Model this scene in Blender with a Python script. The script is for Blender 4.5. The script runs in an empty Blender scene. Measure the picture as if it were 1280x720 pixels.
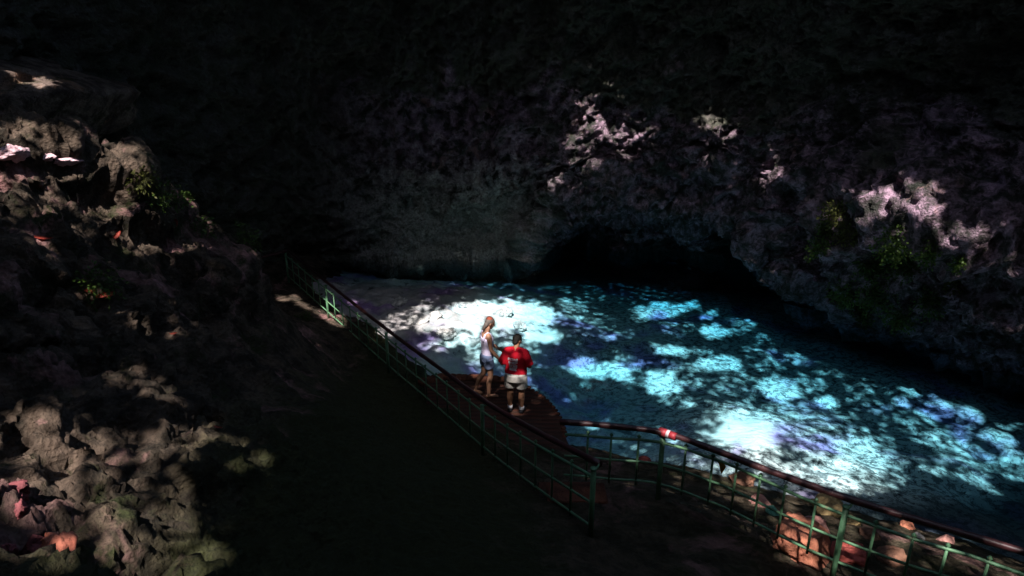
import bpy, bmesh, math, random
import numpy as np
from mathutils import Vector, Matrix, Quaternion
from mathutils.bvhtree import BVHTree

random.seed(7)
SC = bpy.context.scene
COL = SC.collection
R = math.radians

# ------------------------------------------------------------------ camera
H, PITCH, FPX = 7.5, R(20.0), 850.0
cp, sp = math.cos(PITCH), math.sin(PITCH)
CAM = Vector((0, 0, H))

def ray(px, py):
    rx, ry = (px - 640) / FPX, (py - 360) / FPX
    return Vector((rx, cp - sp * ry, -sp - cp * ry))

def at_t(px, py, t):            # point at forward depth t
    return CAM + ray(px, py) * t

def at_z(px, py, z):            # point on a level
    d = ray(px, py)
    return CAM + d * ((z - H) / d.z)

def at_y(px, py, y):
    d = ray(px, py)
    return CAM + d * (y / d.y)

cd = bpy.data.cameras.new('camera')
cam = bpy.data.objects.new('camera', cd)
COL.objects.link(cam)
cam.location = CAM
cam.rotation_euler = (R(90) - PITCH, 0, 0)
cd.sensor_width = 36
cd.lens = FPX / 1280 * 36
cd.clip_start = 0.05
cd.clip_end = 500
SC.camera = cam

SUN = Vector((-0.11, -0.55, 0.82)).normalized()      # towards the sun

# ------------------------------------------------------------------ noise
def _hash(ix, iy, iz, seed):
    h = (ix.astype(np.int64) * 374761393 + iy.astype(np.int64) * 668265263 + iz.astype(np.int64) * 2147483647 + seed * 1274126177) & 0xFFFFFFFF
    h = ((h ^ (h >> 13)) * 1274126177) & 0xFFFFFFFF
    h = ((h ^ (h >> 16)) * 2246822519) & 0xFFFFFFFF
    return (h ^ (h >> 15)) & 0xFFFFFFFF

_G = np.array([(1,1,0),(-1,1,0),(1,-1,0),(-1,-1,0),(1,0,1),(-1,0,1),(1,0,-1),(-1,0,-1),(0,1,1),(0,-1,1),(0,1,-1),(0,-1,-1)], float)

def noise(P, seed=0):           # gradient noise about -1..1
    P = np.asarray(P, float)
    I = np.floor(P).astype(np.int64)
    F = P - I
    U = F * F * F * (F * (F * 6 - 15) + 10)
    out = np.zeros(len(P))
    for dx in (0, 1):
        wx = U[:, 0] if dx else 1 - U[:, 0]
        for dy in (0, 1):
            wy = U[:, 1] if dy else 1 - U[:, 1]
            for dz in (0, 1):
                wz = U[:, 2] if dz else 1 - U[:, 2]
                g = _G[_hash(I[:, 0] + dx, I[:, 1] + dy, I[:, 2] + dz, seed) % 12]
                out += wx * wy * wz * (g[:, 0] * (F[:, 0] - dx) + g[:, 1] * (F[:, 1] - dy) + g[:, 2] * (F[:, 2] - dz))
    return out

def fbm(P, octv=4, seed=0, gain=0.5):
    P = np.asarray(P, float)
    a, s, f = 1.0, np.zeros(len(P)), 1.0
    for o in range(octv):
        s += a * noise(P * f, seed + o * 17)
        a *= gain
        f *= 2.03
    return s

def ridged(P, octv=4, seed=0, gain=0.5):
    P = np.asarray(P, float)
    a, s, f = 1.0, np.zeros(len(P)), 1.0
    for o in range(octv):
        s += a * (1 - 2.2 * np.abs(noise(P * f, seed + o * 13)))
        a *= gain
        f *= 2.07
    return s

def worley(P, seed=0):          # F1 distance
    P = np.asarray(P, float)
    I = np.floor(P).astype(np.int64)
    best = np.full(len(P), 9.0)
    for dx in (-1, 0, 1):
        for dy in (-1, 0, 1):
            for dz in (-1, 0, 1):
                J = I + np.array((dx, dy, dz))
                h = _hash(J[:, 0], J[:, 1], J[:, 2], seed)
                C = J + np.stack([(h & 1023) / 1023.0, ((h >> 10) & 1023) / 1023.0, ((h >> 20) & 1023) / 1023.0], 1)
                best = np.minimum(best, ((C - P) ** 2).sum(1))
    return np.sqrt(best)

def sstep(a, b, x):
    t = np.clip((x - a) / (b - a), 0, 1)
    return t * t * (3 - 2 * t)

# ------------------------------------------------------------------ object helpers
def link(name, me, mat=None, parent=None, smooth=True):
    o = bpy.data.objects.new(name, me)
    COL.objects.link(o)
    if mat is not None:
        me.materials.append(mat)
    if parent is not None:
        o.parent = parent
    if smooth:
        me.polygons.foreach_set('use_smooth', [True] * len(me.polygons))
    return o

def tag(o, label=None, cat=None, group=None, kind=None):
    if label: o['label'] = label
    if cat: o['category'] = cat
    if group: o['group'] = group
    if kind: o['kind'] = kind
    return o

def empty(name, loc, rz=0.0):
    o = bpy.data.objects.new(name, None)
    COL.objects.link(o)
    o.location = loc
    o.rotation_euler = (0, 0, rz)
    o.empty_display_size = 0.2
    return o

def mesh_np(name, V, Fq):
    me = bpy.data.meshes.new(name)
    V = np.asarray(V, np.float32)
    Fq = np.asarray(Fq, np.int32)
    n, k = Fq.shape
    me.vertices.add(len(V))
    me.vertices.foreach_set('co', V.ravel())
    me.loops.add(n * k)
    me.loops.foreach_set('vertex_index', Fq.ravel())
    me.polygons.add(n)
    me.polygons.foreach_set('loop_start', np.arange(0, n * k, k, dtype=np.int32))
    me.polygons.foreach_set('loop_total', np.full(n, k, np.int32))
    me.update(calc_edges=True)
    me.validate()
    return me

def grid_faces(nu, nv):         # vertex index = i*nv + j
    i, j = np.meshgrid(np.arange(nu - 1), np.arange(nv - 1), indexing='ij')
    a = (i * nv + j).ravel()
    return np.stack([a, a + nv, a + nv + 1, a + 1], 1)

def grid_normals(V, nu, nv):
    G = V.reshape(nu, nv, 3)
    du = np.gradient(G, axis=0)
    dv = np.gradient(G, axis=1)
    N = np.cross(du, dv)
    N /= np.linalg.norm(N, axis=2, keepdims=True) + 1e-9
    return N.reshape(-1, 3)

def rbf(ctrl, Q, smooth=0.02):
    C = np.array(ctrl, float)
    D = np.linalg.norm(C[:, None, :2] - C[None, :, :2], axis=2)
    n = len(C)
    A = np.zeros((n + 3, n + 3))
    A[:n, :n] = D - np.eye(n) * smooth
    A[:n, n] = 1; A[n, :n] = 1
    A[:n, n+1:] = C[:, :2]; A[n+1:, :n] = C[:, :2].T
    b = np.zeros(n + 3); b[:n] = C[:, 2]
    w = np.linalg.solve(A, b)
    out = np.zeros(len(Q))
    for k in range(0, len(Q), 20000):
        q = Q[k:k + 20000]
        d = np.linalg.norm(q[:, None, :] - C[None, :, :2], axis=2)
        out[k:k + 20000] = d @ w[:n] + w[n] + q @ w[n+1:]
    return out

# ------------------------------------------------------------------ material helpers
class NT:
    def __init__(self, name):
        self.m = bpy.data.materials.new(name)
        self.m.use_nodes = True
        self.t = self.m.node_tree
        self.t.nodes.clear()
        self.out = self.n('ShaderNodeOutputMaterial')
        self.co = self.n('ShaderNodeTexCoord').outputs['Object']
    def n(self, typ, **kw):
        x = self.t.nodes.new(typ)
        for k, v in kw.items(): setattr(x, k, v)
        return x
    def l(self, a, b): self.t.links.new(a, b)
    def val(self, sock, v):
        if hasattr(v, 'is_output'): self.l(v, sock)
        else: sock.default_value = v
    def noise(self, scale, detail=4, rough=0.55, dist=0.0, vec=None):
        x = self.n('ShaderNodeTexNoise')
        self.l(vec or self.co, x.inputs['Vector'])
        x.inputs['Scale'].default_value = scale
        x.inputs['Detail'].default_value = detail
        x.inputs['Roughness'].default_value = rough
        x.inputs['Distortion'].default_value = dist
        return x.outputs['Fac']
    def voro(self, scale, feature='F1', rand=1.0, out='Distance', vec=None):
        x = self.n('ShaderNodeTexVoronoi', feature=feature)
        self.l(vec or self.co, x.inputs['Vector'])
        x.inputs['Scale'].default_value = scale
        x.inputs['Randomness'].default_value = rand
        return x.outputs[out]
    def ramp(self, fac, stops, interp='LINEAR'):
        x = self.n('ShaderNodeValToRGB')
        x.color_ramp.interpolation = interp
        el = x.color_ramp.elements
        while len(el) < len(stops): el.new(0.5)
        for e, (p, c) in zip(el, stops):
            e.position = p
            e.color = (c, c, c, 1) if isinstance(c, (int, float)) else (*c, 1)
        self.l(fac, x.inputs['Fac'])
        return x.outputs['Color']
    def mix(self, fac, a, b, blend='MIX'):
        x = self.n('ShaderNodeMix', data_type='RGBA', blend_type=blend)
        self.val(x.inputs[0], fac)
        for s, v in ((x.inputs[6], a), (x.inputs[7], b)):
            if hasattr(v, 'is_output'): self.l(v, s)
            else: s.default_value = (*v, 1)
        return x.outputs[2]
    def math(self, op, a, b=0.0):
        x = self.n('ShaderNodeMath', operation=op)
        self.val(x.inputs[0], a); self.val(x.inputs[1], b)
        return x.outputs[0]
    def sep(self, vec):
        x = self.n('ShaderNodeSeparateXYZ'); self.l(vec, x.inputs[0]); return x.outputs
    def bump(self, h, strength=0.5, dist=0.05, nrm=None):
        x = self.n('ShaderNodeBump')
        x.inputs['Strength'].default_value = strength
        x.inputs['Distance'].default_value = dist
        self.l(h, x.inputs['Height'])
        if nrm is not None: self.l(nrm, x.inputs['Normal'])
        return x.outputs['Normal']
    def done(self, color, rough=0.85, nrm=None, spec=0.3, metal=0.0, **kw):
        p = self.n('ShaderNodeBsdfPrincipled')
        if hasattr(color, 'is_output'): self.l(color, p.inputs['Base Color'])
        else: p.inputs['Base Color'].default_value = (*color, 1)
        self.val(p.inputs['Roughness'], rough)
        p.inputs['Specular IOR Level'].default_value = spec
        p.inputs['Metallic'].default_value = metal
        if nrm is not None: self.l(nrm, p.inputs['Normal'])
        for k, v in kw.items(): self.val(p.inputs[k], v)
        self.l(p.outputs[0], self.out.inputs['Surface'])
        return self.m

def mat_rock(name, base, dark, accent, moss, acc_amt=0.6, moss_amt=0.55, bump=0.9, painted_light=False, bank=False):
    t = NT(name)
    big = t.noise(0.45, 5, 0.6, 0.4)
    mid = t.noise(2.2, 6, 0.65, 0.3)
    fine = t.noise(11.0, 6, 0.7)
    c = t.mix(t.ramp(mid, [(0.40, 0.0), (0.64, 1.0)]), dark, base)
    c = t.mix(t.ramp(t.noise(0.9, 5, 0.65, 0.8), [(acc_amt, 0.0), (acc_amt + 0.12, 1.0)]), c, accent)
    c = t.mix(t.ramp(t.noise(1.6, 6, 0.7, 0.2), [(moss_amt, 0.0), (moss_amt + 0.1, 1.0)]), c, moss)
    c = t.mix(t.ramp(fine, [(0.3, 0.75), (0.7, 0.0)]), c, t.mix(1.0, c, (0.35, 0.33, 0.32), 'MULTIPLY'))
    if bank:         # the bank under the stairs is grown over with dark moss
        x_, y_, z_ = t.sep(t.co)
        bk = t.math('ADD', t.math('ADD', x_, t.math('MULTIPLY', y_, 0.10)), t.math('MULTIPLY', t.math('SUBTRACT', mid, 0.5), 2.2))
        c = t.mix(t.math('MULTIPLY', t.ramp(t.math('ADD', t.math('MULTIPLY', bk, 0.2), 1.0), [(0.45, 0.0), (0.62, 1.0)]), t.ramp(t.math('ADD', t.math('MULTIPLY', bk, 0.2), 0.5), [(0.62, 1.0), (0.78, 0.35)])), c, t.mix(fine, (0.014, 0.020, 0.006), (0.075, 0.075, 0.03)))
    if painted_light:        # shade painted into the colour of the higher and the far left rock
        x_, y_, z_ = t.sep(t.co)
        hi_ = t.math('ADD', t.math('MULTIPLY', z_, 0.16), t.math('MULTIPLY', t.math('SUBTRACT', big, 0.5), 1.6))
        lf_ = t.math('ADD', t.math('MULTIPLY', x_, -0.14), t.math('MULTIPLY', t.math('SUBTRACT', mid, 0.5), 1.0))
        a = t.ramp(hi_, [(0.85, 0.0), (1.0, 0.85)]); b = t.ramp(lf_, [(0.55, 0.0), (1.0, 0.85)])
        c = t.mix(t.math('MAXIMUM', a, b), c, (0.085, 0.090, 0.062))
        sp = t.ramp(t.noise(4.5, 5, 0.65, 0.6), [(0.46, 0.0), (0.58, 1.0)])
        c = t.mix(t.math('MULTIPLY', sp, t.ramp(t.math('ADD', t.math('MULTIPLY', x_, 0.2), 0.3), [(0.25, 0.10), (0.75, 0.80), (1.0, 0.80)])), c, (0.04, 0.04, 0.034))  # dark patches towards the right: dimness around the arch painted in
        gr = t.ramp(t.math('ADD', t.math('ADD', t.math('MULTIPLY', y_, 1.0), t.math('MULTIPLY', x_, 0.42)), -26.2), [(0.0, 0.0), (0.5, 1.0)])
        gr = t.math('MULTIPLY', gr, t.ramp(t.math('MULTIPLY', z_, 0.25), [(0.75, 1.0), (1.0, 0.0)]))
        c = t.mix(t.math('MULTIPLY', gr, 0.85), c, (0.030, 0.034, 0.028))  # shade inside the grotto painted onto its rock
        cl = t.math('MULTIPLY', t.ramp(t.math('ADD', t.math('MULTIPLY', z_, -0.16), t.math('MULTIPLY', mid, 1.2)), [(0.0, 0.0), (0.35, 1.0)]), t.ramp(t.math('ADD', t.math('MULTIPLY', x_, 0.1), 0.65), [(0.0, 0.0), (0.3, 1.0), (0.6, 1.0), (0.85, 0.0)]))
        c = t.mix(t.math('MULTIPLY', cl, 0.85), c, t.mix(t.ramp(fine, [(0.35, 0.0), (0.6, 1.0)]), (0.26, 0.28, 0.23), (0.72, 0.74, 0.64)))  # paler foot of the back wall: bounce light put into the colour
    h = t.math('ADD', t.math('MULTIPLY', fine, 0.6), t.math('MULTIPLY', t.voro(9.0), 0.5))
    h = t.math('ADD', h, t.math('MULTIPLY', t.noise(30, 5, 0.75), 0.5))
    h = t.math('ADD', h, t.math('MULTIPLY', t.voro(21.0), 0.35))
    n = t.bump(h, bump, 0.13)
    return t.done(c, 0.9, n, 0.2)

M = {}
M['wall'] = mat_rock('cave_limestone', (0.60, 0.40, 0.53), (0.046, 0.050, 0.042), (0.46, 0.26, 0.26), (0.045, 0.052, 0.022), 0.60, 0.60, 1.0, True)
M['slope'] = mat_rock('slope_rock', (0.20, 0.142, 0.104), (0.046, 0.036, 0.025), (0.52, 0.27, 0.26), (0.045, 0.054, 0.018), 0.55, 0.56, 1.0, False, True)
M['roof'] = mat_rock('roof_rock', (0.14, 0.12, 0.11), (0.05, 0.045, 0.04), (0.15, 0.1, 0.1), (0.04, 0.05, 0.025))

# ------------------------------------------------------------------ cave wall
def catmull(P, step):
    P = [Vector(p) for p in P]
    P = [P[0] * 2 - P[1]] + P + [P[-1] * 2 - P[-2]]
    pts = []
    for i in range(1, len(P) - 2):
        a, b, c, d = P[i-1], P[i], P[i+1], P[i+2]
        n = max(2, int((c - b).length / 0.02))
        for k in range(n):
            u = k / n
            pts.append(0.5 * ((2 * b) + (c - a) * u + (2*a - 5*b + 4*c - d) * u*u + (3*b - a - 3*c + d) * u**3))
    pts.append(P[-2])
    A = np.array([tuple(p) for p in pts])
    L = np.concatenate([[0], np.cumsum(np.linalg.norm(np.diff(A, axis=0), axis=1))])
    n = int(L[-1] / step)
    q = np.linspace(0, L[-1], n)
    return np.stack([np.interp(q, L, A[:, k]) for k in range(A.shape[1])], 1)

WPATH = [(-0.1, -11), (-9, -10.5), (-15.5, -6), (-16.5, 2), (-14.5, 10), (-11.5, 17.5), (-8.8, 22.3), (-5.5, 24.6), (-3, 25.4), (-0.6, 25.5), (1.4, 24.8), (4, 23.9), (6.8, 22.6), (8.4, 21.2),
         (9.3, 20.1), (9.9, 18.9), (10.6, 17.2), (12.2, 14.6), (14.3, 11.5), (16.5, 6.0), (17, -5), (10, -10.5), (0.1, -11)]
WS = 0.062
W = catmull(WPATH, WS)
nu = len(W)
zs = np.concatenate([np.arange(-1.6, 9.0, 0.055), np.arange(9.0, 14.6, 0.2)])
nv = len(zs)
T = np.gradient(W, axis=0)
T /= np.linalg.norm(T, axis=1, keepdims=True)
NI = np.stack([T[:, 1], -T[:, 0]], 1)              # towards the pool
X0 = np.repeat(W[:, 0], nv); Y0 = np.repeat(W[:, 1], nv)
NX = np.repeat(NI[:, 0], nv); NY = np.repeat(NI[:, 1], nv)
Z = np.tile(zs, nu)
lean = 3.6 * np.clip(Z / 13, 0, 1) ** 1.6
# sloping foot of the back wall
foot = np.exp(-((X0 + 2.2) / 3.6) ** 2) * sstep(10, 20, Y0) * 1.5 * np.exp(-np.clip(Z + 0.2, 0, 9) / 1.8)
# the low grotto under the arch
lipx = np.array([1.2, 1.55, 2.2, 4.0, 5.5, 6.8, 8.0, 8.7, 9.2, 9.6])
lipz = np.array([-0.3, 1.1, 1.7, 2.1, 2.35, 2.65, 2.5, 2.0, 1.3, -0.3])
wob = 0.55 * noise(np.stack([X0 * 0.8, Y0 * 0.8, Z * 0.8], 1), 5)
lz = np.interp(X0, lipx, lipz) + wob
inarch = sstep(0.0, 1.1, lz - Z) * (X0 > 1.2) * (X0 < 9.6) * (Y0 > 19)
# brow over the arch, bulge of the right wall over the water
brow = 0.55 * np.exp(-((Z - lz - 0.7) / 0.8) ** 2) * (X0 > 1.0) * (X0 < 10.5) * (Y0 > 18)
S_ = np.repeat(np.arange(nu), nv)
kn = int(np.argmin((W[:, 0] - 11.2) ** 2 + (W[:, 1] - 16.2) ** 2))
sd = (S_ - kn) * WS
bulge = 2.5 * np.exp(-(sd / 3.0) ** 2) * np.exp(-((Z - 3.3) / 1.7) ** 2)
cave2 = -0.9 * np.exp(-((sd - 0.6) / 1.1) ** 2) * np.exp(-((Z - 2.7) / 0.75) ** 2)
undercut = -0.6 * np.exp(-((Z - 0.1) / 0.6) ** 2) * (Y0 > 8) * (X0 > 9)
off = lean + foot + brow + bulge + cave2 + undercut - 2.2 * inarch - 2.6 * np.clip(0.05 - Z, 0, 2) * (Y0 > 6)
V = np.stack([X0 + NX * off, Y0 + NY * off, Z], 1)
P0 = V.copy()
N = grid_normals(V, nu, nv)
NIv = np.stack([NX, NY, np.zeros_like(NX)], 1)
Nn = N * np.sign((N * NIv).sum(1))[:, None]
Q = P0 * np.array((1, 1, 1.25))
# rock relief: strata, lumps, crinkled limestone
DG = np.stack([(P0[:, 0] * 0.72 + P0[:, 2] * 0.69) * 0.28, (-P0[:, 0] * 0.69 + P0[:, 2] * 0.72) * 0.9, P0[:, 1] * 0.3], 1)
d = 0.95 * fbm(Q * 0.28, 3, 11) + 0.28 * ridged(DG + 0.25 * fbm(Q * 0.6, 2, 19)[:, None], 3, 29) + 0.32 * ridged(Q * 0.62 + 3.3, 3, 23) + 0.15 * ridged(Q * 2.0, 3, 31) + 0.11 * ridged(Q * 5.0, 3, 47, 0.6)
d -= 0.20 * np.clip(0.42 - worley(Q * 1.5, 3), 0, 1) * 2.2
dirv = 0.5 * Nn + 0.5 * NIv
dirv /= np.linalg.norm(dirv, axis=1, keepdims=True) + 1e-9
V = P0 + dirv * d[:, None]
WALLV = V
wall_f = grid_faces(nu, nv)
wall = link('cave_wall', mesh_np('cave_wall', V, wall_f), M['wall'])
tag(wall, kind='structure')

# ------------------------------------------------------------------ near ground and left slope
def tt(px, py, t): return tuple(at_t(px, py, t))
RAIL1 = [Vector((0.92, 6.5, 2.00)), Vector((0.22, 8.2, 1.40)), Vector((-0.49, 9.9, 0.86)), Vector((-1.6, 12.0, 0.52)), Vector((-2.82, 14.0, 0.34)), Vector((-5.1, 17.5, 0.24)), Vector((-7.1, 20.4, 0.30))]
gc = [tt(0, 152, 9.0), tt(80, 163, 9.5), tt(150, 190, 10.5), tt(210, 232, 11.5), tt(256, 287, 12.5), tt(290, 335, 13.5), tt(335, 378, 14.8), tt(372, 420, 14.6), tt(410, 470, 13.2),
      tt(500, 600, 8.6), tt(350, 600, 6.9), tt(200, 600, 5.9), tt(0, 600, 4.9), tt(350, 480, 10.6), tt(250, 400, 11.0), tt(200, 450, 8.8), tt(0, 450, 6.8), tt(0, 300, 8.2), tt(0, 240, 8.4), tt(150, 330, 9.9), tt(100, 240, 9.6),
      tt(0, 700, 4.2), tt(200, 700, 5.0), tt(400, 700, 6.0), tt(640, 700, 7.1), tt(450, 520, 10.2),
      (0, 2.5, 4.2), (0, 0, 5.6), (0, -3, 6.0), (-3, 0, 6.0), (-6, 2, 6.8), (-9, -2, 7.5), (4, -3, 5.5), (4, 1, 3.6), (3.2, 3.8, 2.3), (7, 2, 2.6), (9, -2, 4),
      (-9.2, 9.2, 4.2), (-8.6, 11.5, 3.2), (-8.0, 14, 1.8), (-7.8, 16.5, 0.9), (-12, 6, 4.5), (-12, 12, 2.5), (-10.5, 18, 0.8), (-8.3, 21, 0.6), (-7, 23.5, 0.3),
      (-6.0, 20, 0.1), (-4.1, 18, 0.0), (-3.2, 16.5, -0.05), (-2.3, 15.2, -0.1),
      (0.0, 7.0, 2.05), (1.8, 6.4, 1.85), (2.03, 7.5, 1.77), (3.5, 5.9, 1.77), (5.0, 5.2, 1.72), (1.6, 8.6, 1.3), (2.2, 9.6, 0.75), (3.4, 8.2, 1.05), (4.6, 7.0, 1.15), (6.2, 6.2, 1.1), (8.0, 5.4, 1.0),
      (1.6, 11.4, 0.05), (3.1, 10.8, 0.0), (5.2, 9.9, 0.0), (7.2, 8.8, 0.0), (9.5, 7.6, 0.0), (12, 6, 0.0),
      (1.5, 13.2, -1.7), (4, 13.2, -2.2), (7.5, 12, -2.4), (11, 9.8, -2.4), (-0.5, 14.8, -1.7), (-1.8, 17.5, -1.5), (-3, 20, -1.5), (-5, 23, -1.6), (2, 20, -5), (8, 18, -5), (12, 15, -4.5)]
for p in RAIL1[1:]:
    gc.append((p.x, p.y, p.z)); 
for p in RAIL1[2:6]:
    gc.append((p.x - 0.9, p.y - 0.3, p.z + 0.25)); gc.append((p.x + 0.5, p.y + 0.2, p.z - 0.1))
gx = np.concatenate([np.arange(-14.5, -8.5, 0.09), np.arange(-8.5, -1.2, 0.034), np.arange(-1.2, 13.0, 0.08)])
gy = np.concatenate([np.arange(-6.0, 2.0, 0.12), np.arange(2.0, 13.0, 0.036), np.arange(13.0, 24.0, 0.08)])
nu2, nv2 = len(gx), len(gy)
GX, GY = np.repeat(gx, nv2), np.tile(gy, nu2)
gz = rbf(gc, np.stack([GX, GY], 1), 0.05)
tq = np.stack([GX, GY, gz * 0], 1)
hh = gz + 0.55 * fbm(tq * 0.5, 3, 55) + 0.12 * GX
TS = 0.62
fr0 = hh / TS - np.floor(hh / TS)
terr = (sstep(0.35, 0.95, fr0) - fr0) * TS * 0.75
tw = sstep(1.9, 3.2, gz) * sstep(-1.6, -3.2, GX)
gz = gz + terr * tw
V = np.stack([GX, GY, gz], 1)
N = grid_normals(V, nu2, nv2)
# how rugged: strong on the left slope, mild on the trodden ground
rug = np.clip(sstep(2.0, 4.0, gz) * sstep(1.0, -2.5, GX), 0, 1) * 0.9 + 0.24
rug = np.maximum(rug, 0.22 * sstep(-1.0, -5.0, GX))
d = 0.34 * fbm(V * 0.55, 3, 61) + 0.13 * ridged(V * 1.1, 2, 71) + 0.09 * ridged(V * 2.3, 2, 83) + 0.06 * ridged(V * 6.0, 4, 91, 0.70)
d -= 0.22 * np.clip(0.45 - worley(V * 1.05, 9), 0, 1) + 0.15
d -= 0.16 * np.clip(0.48 - worley(V * 3.6, 21), 0, 1) + 0.08 * np.clip(0.5 - worley(V * 7.5, 27), 0, 1)
V = V + N * (d * rug)[:, None]
GROUNDV = V
ground_f = grid_faces(nu2, nv2)
# drop the part of the sheet well under the pool bed
fz = V[ground_f[:, 0], 2]
ground_f = ground_f[(fz > -1.0) & ~((V[ground_f[:, 0], 0] > 6) & (fz < -0.7))]
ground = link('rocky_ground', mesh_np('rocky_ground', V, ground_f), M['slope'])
tag(ground, kind='structure')

# ------------------------------------------------------------------ pool bed
bc = [(-6, 21, -0.1), (-4, 18.5, -0.12), (-2.8, 16.5, -0.2), (-1.6, 18.5, -0.4), (-1, 20.5, -0.55), (-3, 21.5, -0.5), (0, 17, -1.0), (-1.2, 15, -1.1), (1, 19, -1.0), (2, 15, -2.3), (1.2, 12.6, -1.7),
      (-4, 24, -2.2), (0, 24, -2.4), (4, 22.5, -2.4), (5, 19.5, -1.7), (8, 19, -2.4), (4.5, 16.5, -1.7), (7.3, 16, -2.0), (9, 16.5, -1.9), (4.5, 13.2, -1.0), (4.2, 11.6, -0.5), (2.6, 12.2, -1.3), (6, 13.6, -1.3), (6.2, 10.8, -0.6), (8.5, 13.5, -1.8),
      (10.8, 14.4, -1.7), (9, 10.6, -1.6), (12, 11, -1.8), (8, 9.2, -0.5), (11, 7.5, -0.6), (4, 29, -3.5), (9, 25, -3.2), (14, 10, -1.8), (16, 18, -1.8), (-10, 26, -1), (-9, 19, 0.2)]
bx = np.arange(-11, 18, 0.085); by = np.arange(8.0, 32, 0.085)
nu3, nv3 = len(bx), len(by)
BX, BY = np.repeat(bx, nv3), np.tile(by, nu3)
bz = rbf(bc, np.stack([BX, BY], 1), 0.05) * 0.5
V = np.stack([BX, BY, bz], 1)
left = sstep(3, -1, BX)
V[:, 2] += 0.10 * fbm(V * 0.7, 3, 101) + (0.02 + 0.07 * left) * ridged(V * 1.6, 4, 107) + 0.10 * np.clip(0.5 - worley(V * np.array((2.2, 2.2, 0.3)), 15), 0, 1)
V[:, 2] = np.minimum(V[:, 2], 0.10)
BEDV = V
bed_f = grid_faces(nu3, nv3)
def on_bed(px, py):
    d_ = ray(px, py); tcur = 8.0
    while tcur < 40:
        p = CAM + d_ * tcur
        i = int(round((p.x - bx[0]) / 0.085)); j = int(round((p.y - by[0]) / 0.085))
        if 0 <= i < nu3 and 0 <= j < nv3 and p.z < BEDV[i * nv3 + j][2]: return p
        tcur += 0.03
    return at_z(px, py, -1)
t = NT('pool_bed_sand_and_rubble')
x_, y_, z_ = t.sep(t.co)
warp = t.n('ShaderNodeVectorMath', operation='ADD')
wn = t.n('ShaderNodeTexNoise'); wn.inputs['Scale'].default_value = 1.3; t.l(t.co, wn.inputs['Vector'])
wsc = t.n('ShaderNodeVectorMath', operation='SCALE'); wsc.inputs['Scale'].default_value = 0.5; t.l(wn.outputs['Color'], wsc.inputs[0])
t.l(t.co, warp.inputs[0]); t.l(wsc.outputs[0], warp.inputs[1])
wv = warp.outputs[0]
sand = t.mix(t.ramp(t.noise(1.1, 5, 0.6), [(0.3, 0.0), (0.7, 1.0)]), (0.56, 0.60, 0.56), (0.86, 0.87, 0.84))
speck = t.ramp(t.noise(6.5, 5, 0.78, 0.15, wv), [(0.465, 1.0), (0.512, 0.0)])
peb = t.ramp(t.voro(11.0, vec=wv), [(0.18, 1.0), (0.42, 0.0)])
speck = t.math('MULTIPLY', speck, t.math('ADD', 0.72, t.math('MULTIPLY', peb, 0.28)))
cover = t.ramp(t.math('ADD', t.math('MULTIPLY', t.math('ADD', x_, -1.2), 0.07), t.noise(0.5, 4, 0.6)), [(0.40, 0.18), (0.70, 1.0)])
def painted_glow(px, py, r):       # glow of the brightest water spots painted in: dark flecks fade out
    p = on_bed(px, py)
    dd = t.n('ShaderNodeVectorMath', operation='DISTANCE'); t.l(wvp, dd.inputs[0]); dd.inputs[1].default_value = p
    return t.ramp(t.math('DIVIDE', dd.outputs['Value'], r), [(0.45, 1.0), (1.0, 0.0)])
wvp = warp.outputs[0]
glow_mask = t.math('MAXIMUM', painted_glow(936, 536, 1.2), t.math('MULTIPLY', painted_glow(636, 396, 2.1), 0.75))
dk = t.math('MULTIPLY', t.math('MULTIPLY', speck, cover), t.math('SUBTRACT', 1.0, glow_mask))
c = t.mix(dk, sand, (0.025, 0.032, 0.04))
rocks = t.ramp(t.noise(1.9, 5, 0.65, 0.5), [(0.33, 1.0), (0.41, 0.0)])
c = t.mix(t.math('MULTIPLY', rocks, 0.85), c, (0.10, 0.12, 0.13))
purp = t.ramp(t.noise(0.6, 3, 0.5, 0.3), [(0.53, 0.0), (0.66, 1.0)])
c = t.mix(t.math('MULTIPLY', purp, 0.8), c, t.mix(1.0, c, (0.66, 0.36, 1.0), 'MULTIPLY'))  # purple reflections of the water surface, painted on the bed
shal = t.ramp(t.math('ADD', z_, 1.0), [(0.78, 0.0), (0.93, 1.0)])
c = t.mix(t.math('MULTIPLY', shal, 0.75), c, t.mix(1.0, c, (0.46, 0.40, 0.43), 'MULTIPLY'))
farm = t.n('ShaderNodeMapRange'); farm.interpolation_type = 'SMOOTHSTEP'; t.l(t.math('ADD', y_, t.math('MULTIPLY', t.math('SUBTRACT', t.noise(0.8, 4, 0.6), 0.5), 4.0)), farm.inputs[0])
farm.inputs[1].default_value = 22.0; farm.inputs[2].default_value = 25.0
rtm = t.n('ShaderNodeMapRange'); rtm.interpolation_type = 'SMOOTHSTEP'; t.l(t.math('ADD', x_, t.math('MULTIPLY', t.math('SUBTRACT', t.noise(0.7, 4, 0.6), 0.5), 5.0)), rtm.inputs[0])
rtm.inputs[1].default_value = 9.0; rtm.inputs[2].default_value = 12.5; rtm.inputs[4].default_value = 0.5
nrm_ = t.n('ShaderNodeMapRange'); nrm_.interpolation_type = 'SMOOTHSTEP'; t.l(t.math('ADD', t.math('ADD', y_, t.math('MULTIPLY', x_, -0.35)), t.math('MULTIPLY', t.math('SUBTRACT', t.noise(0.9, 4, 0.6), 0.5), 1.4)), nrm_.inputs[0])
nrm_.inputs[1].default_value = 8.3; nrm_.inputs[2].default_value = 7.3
c = t.mix(t.math('MULTIPLY', t.math('MAXIMUM', t.math('MAXIMUM', farm.outputs[0], rtm.outputs[0]), nrm_.outputs[0]), 0.85), c, (0.035, 0.05, 0.055))  # unlit far, right and near-shore water: shade painted into the bed
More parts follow.
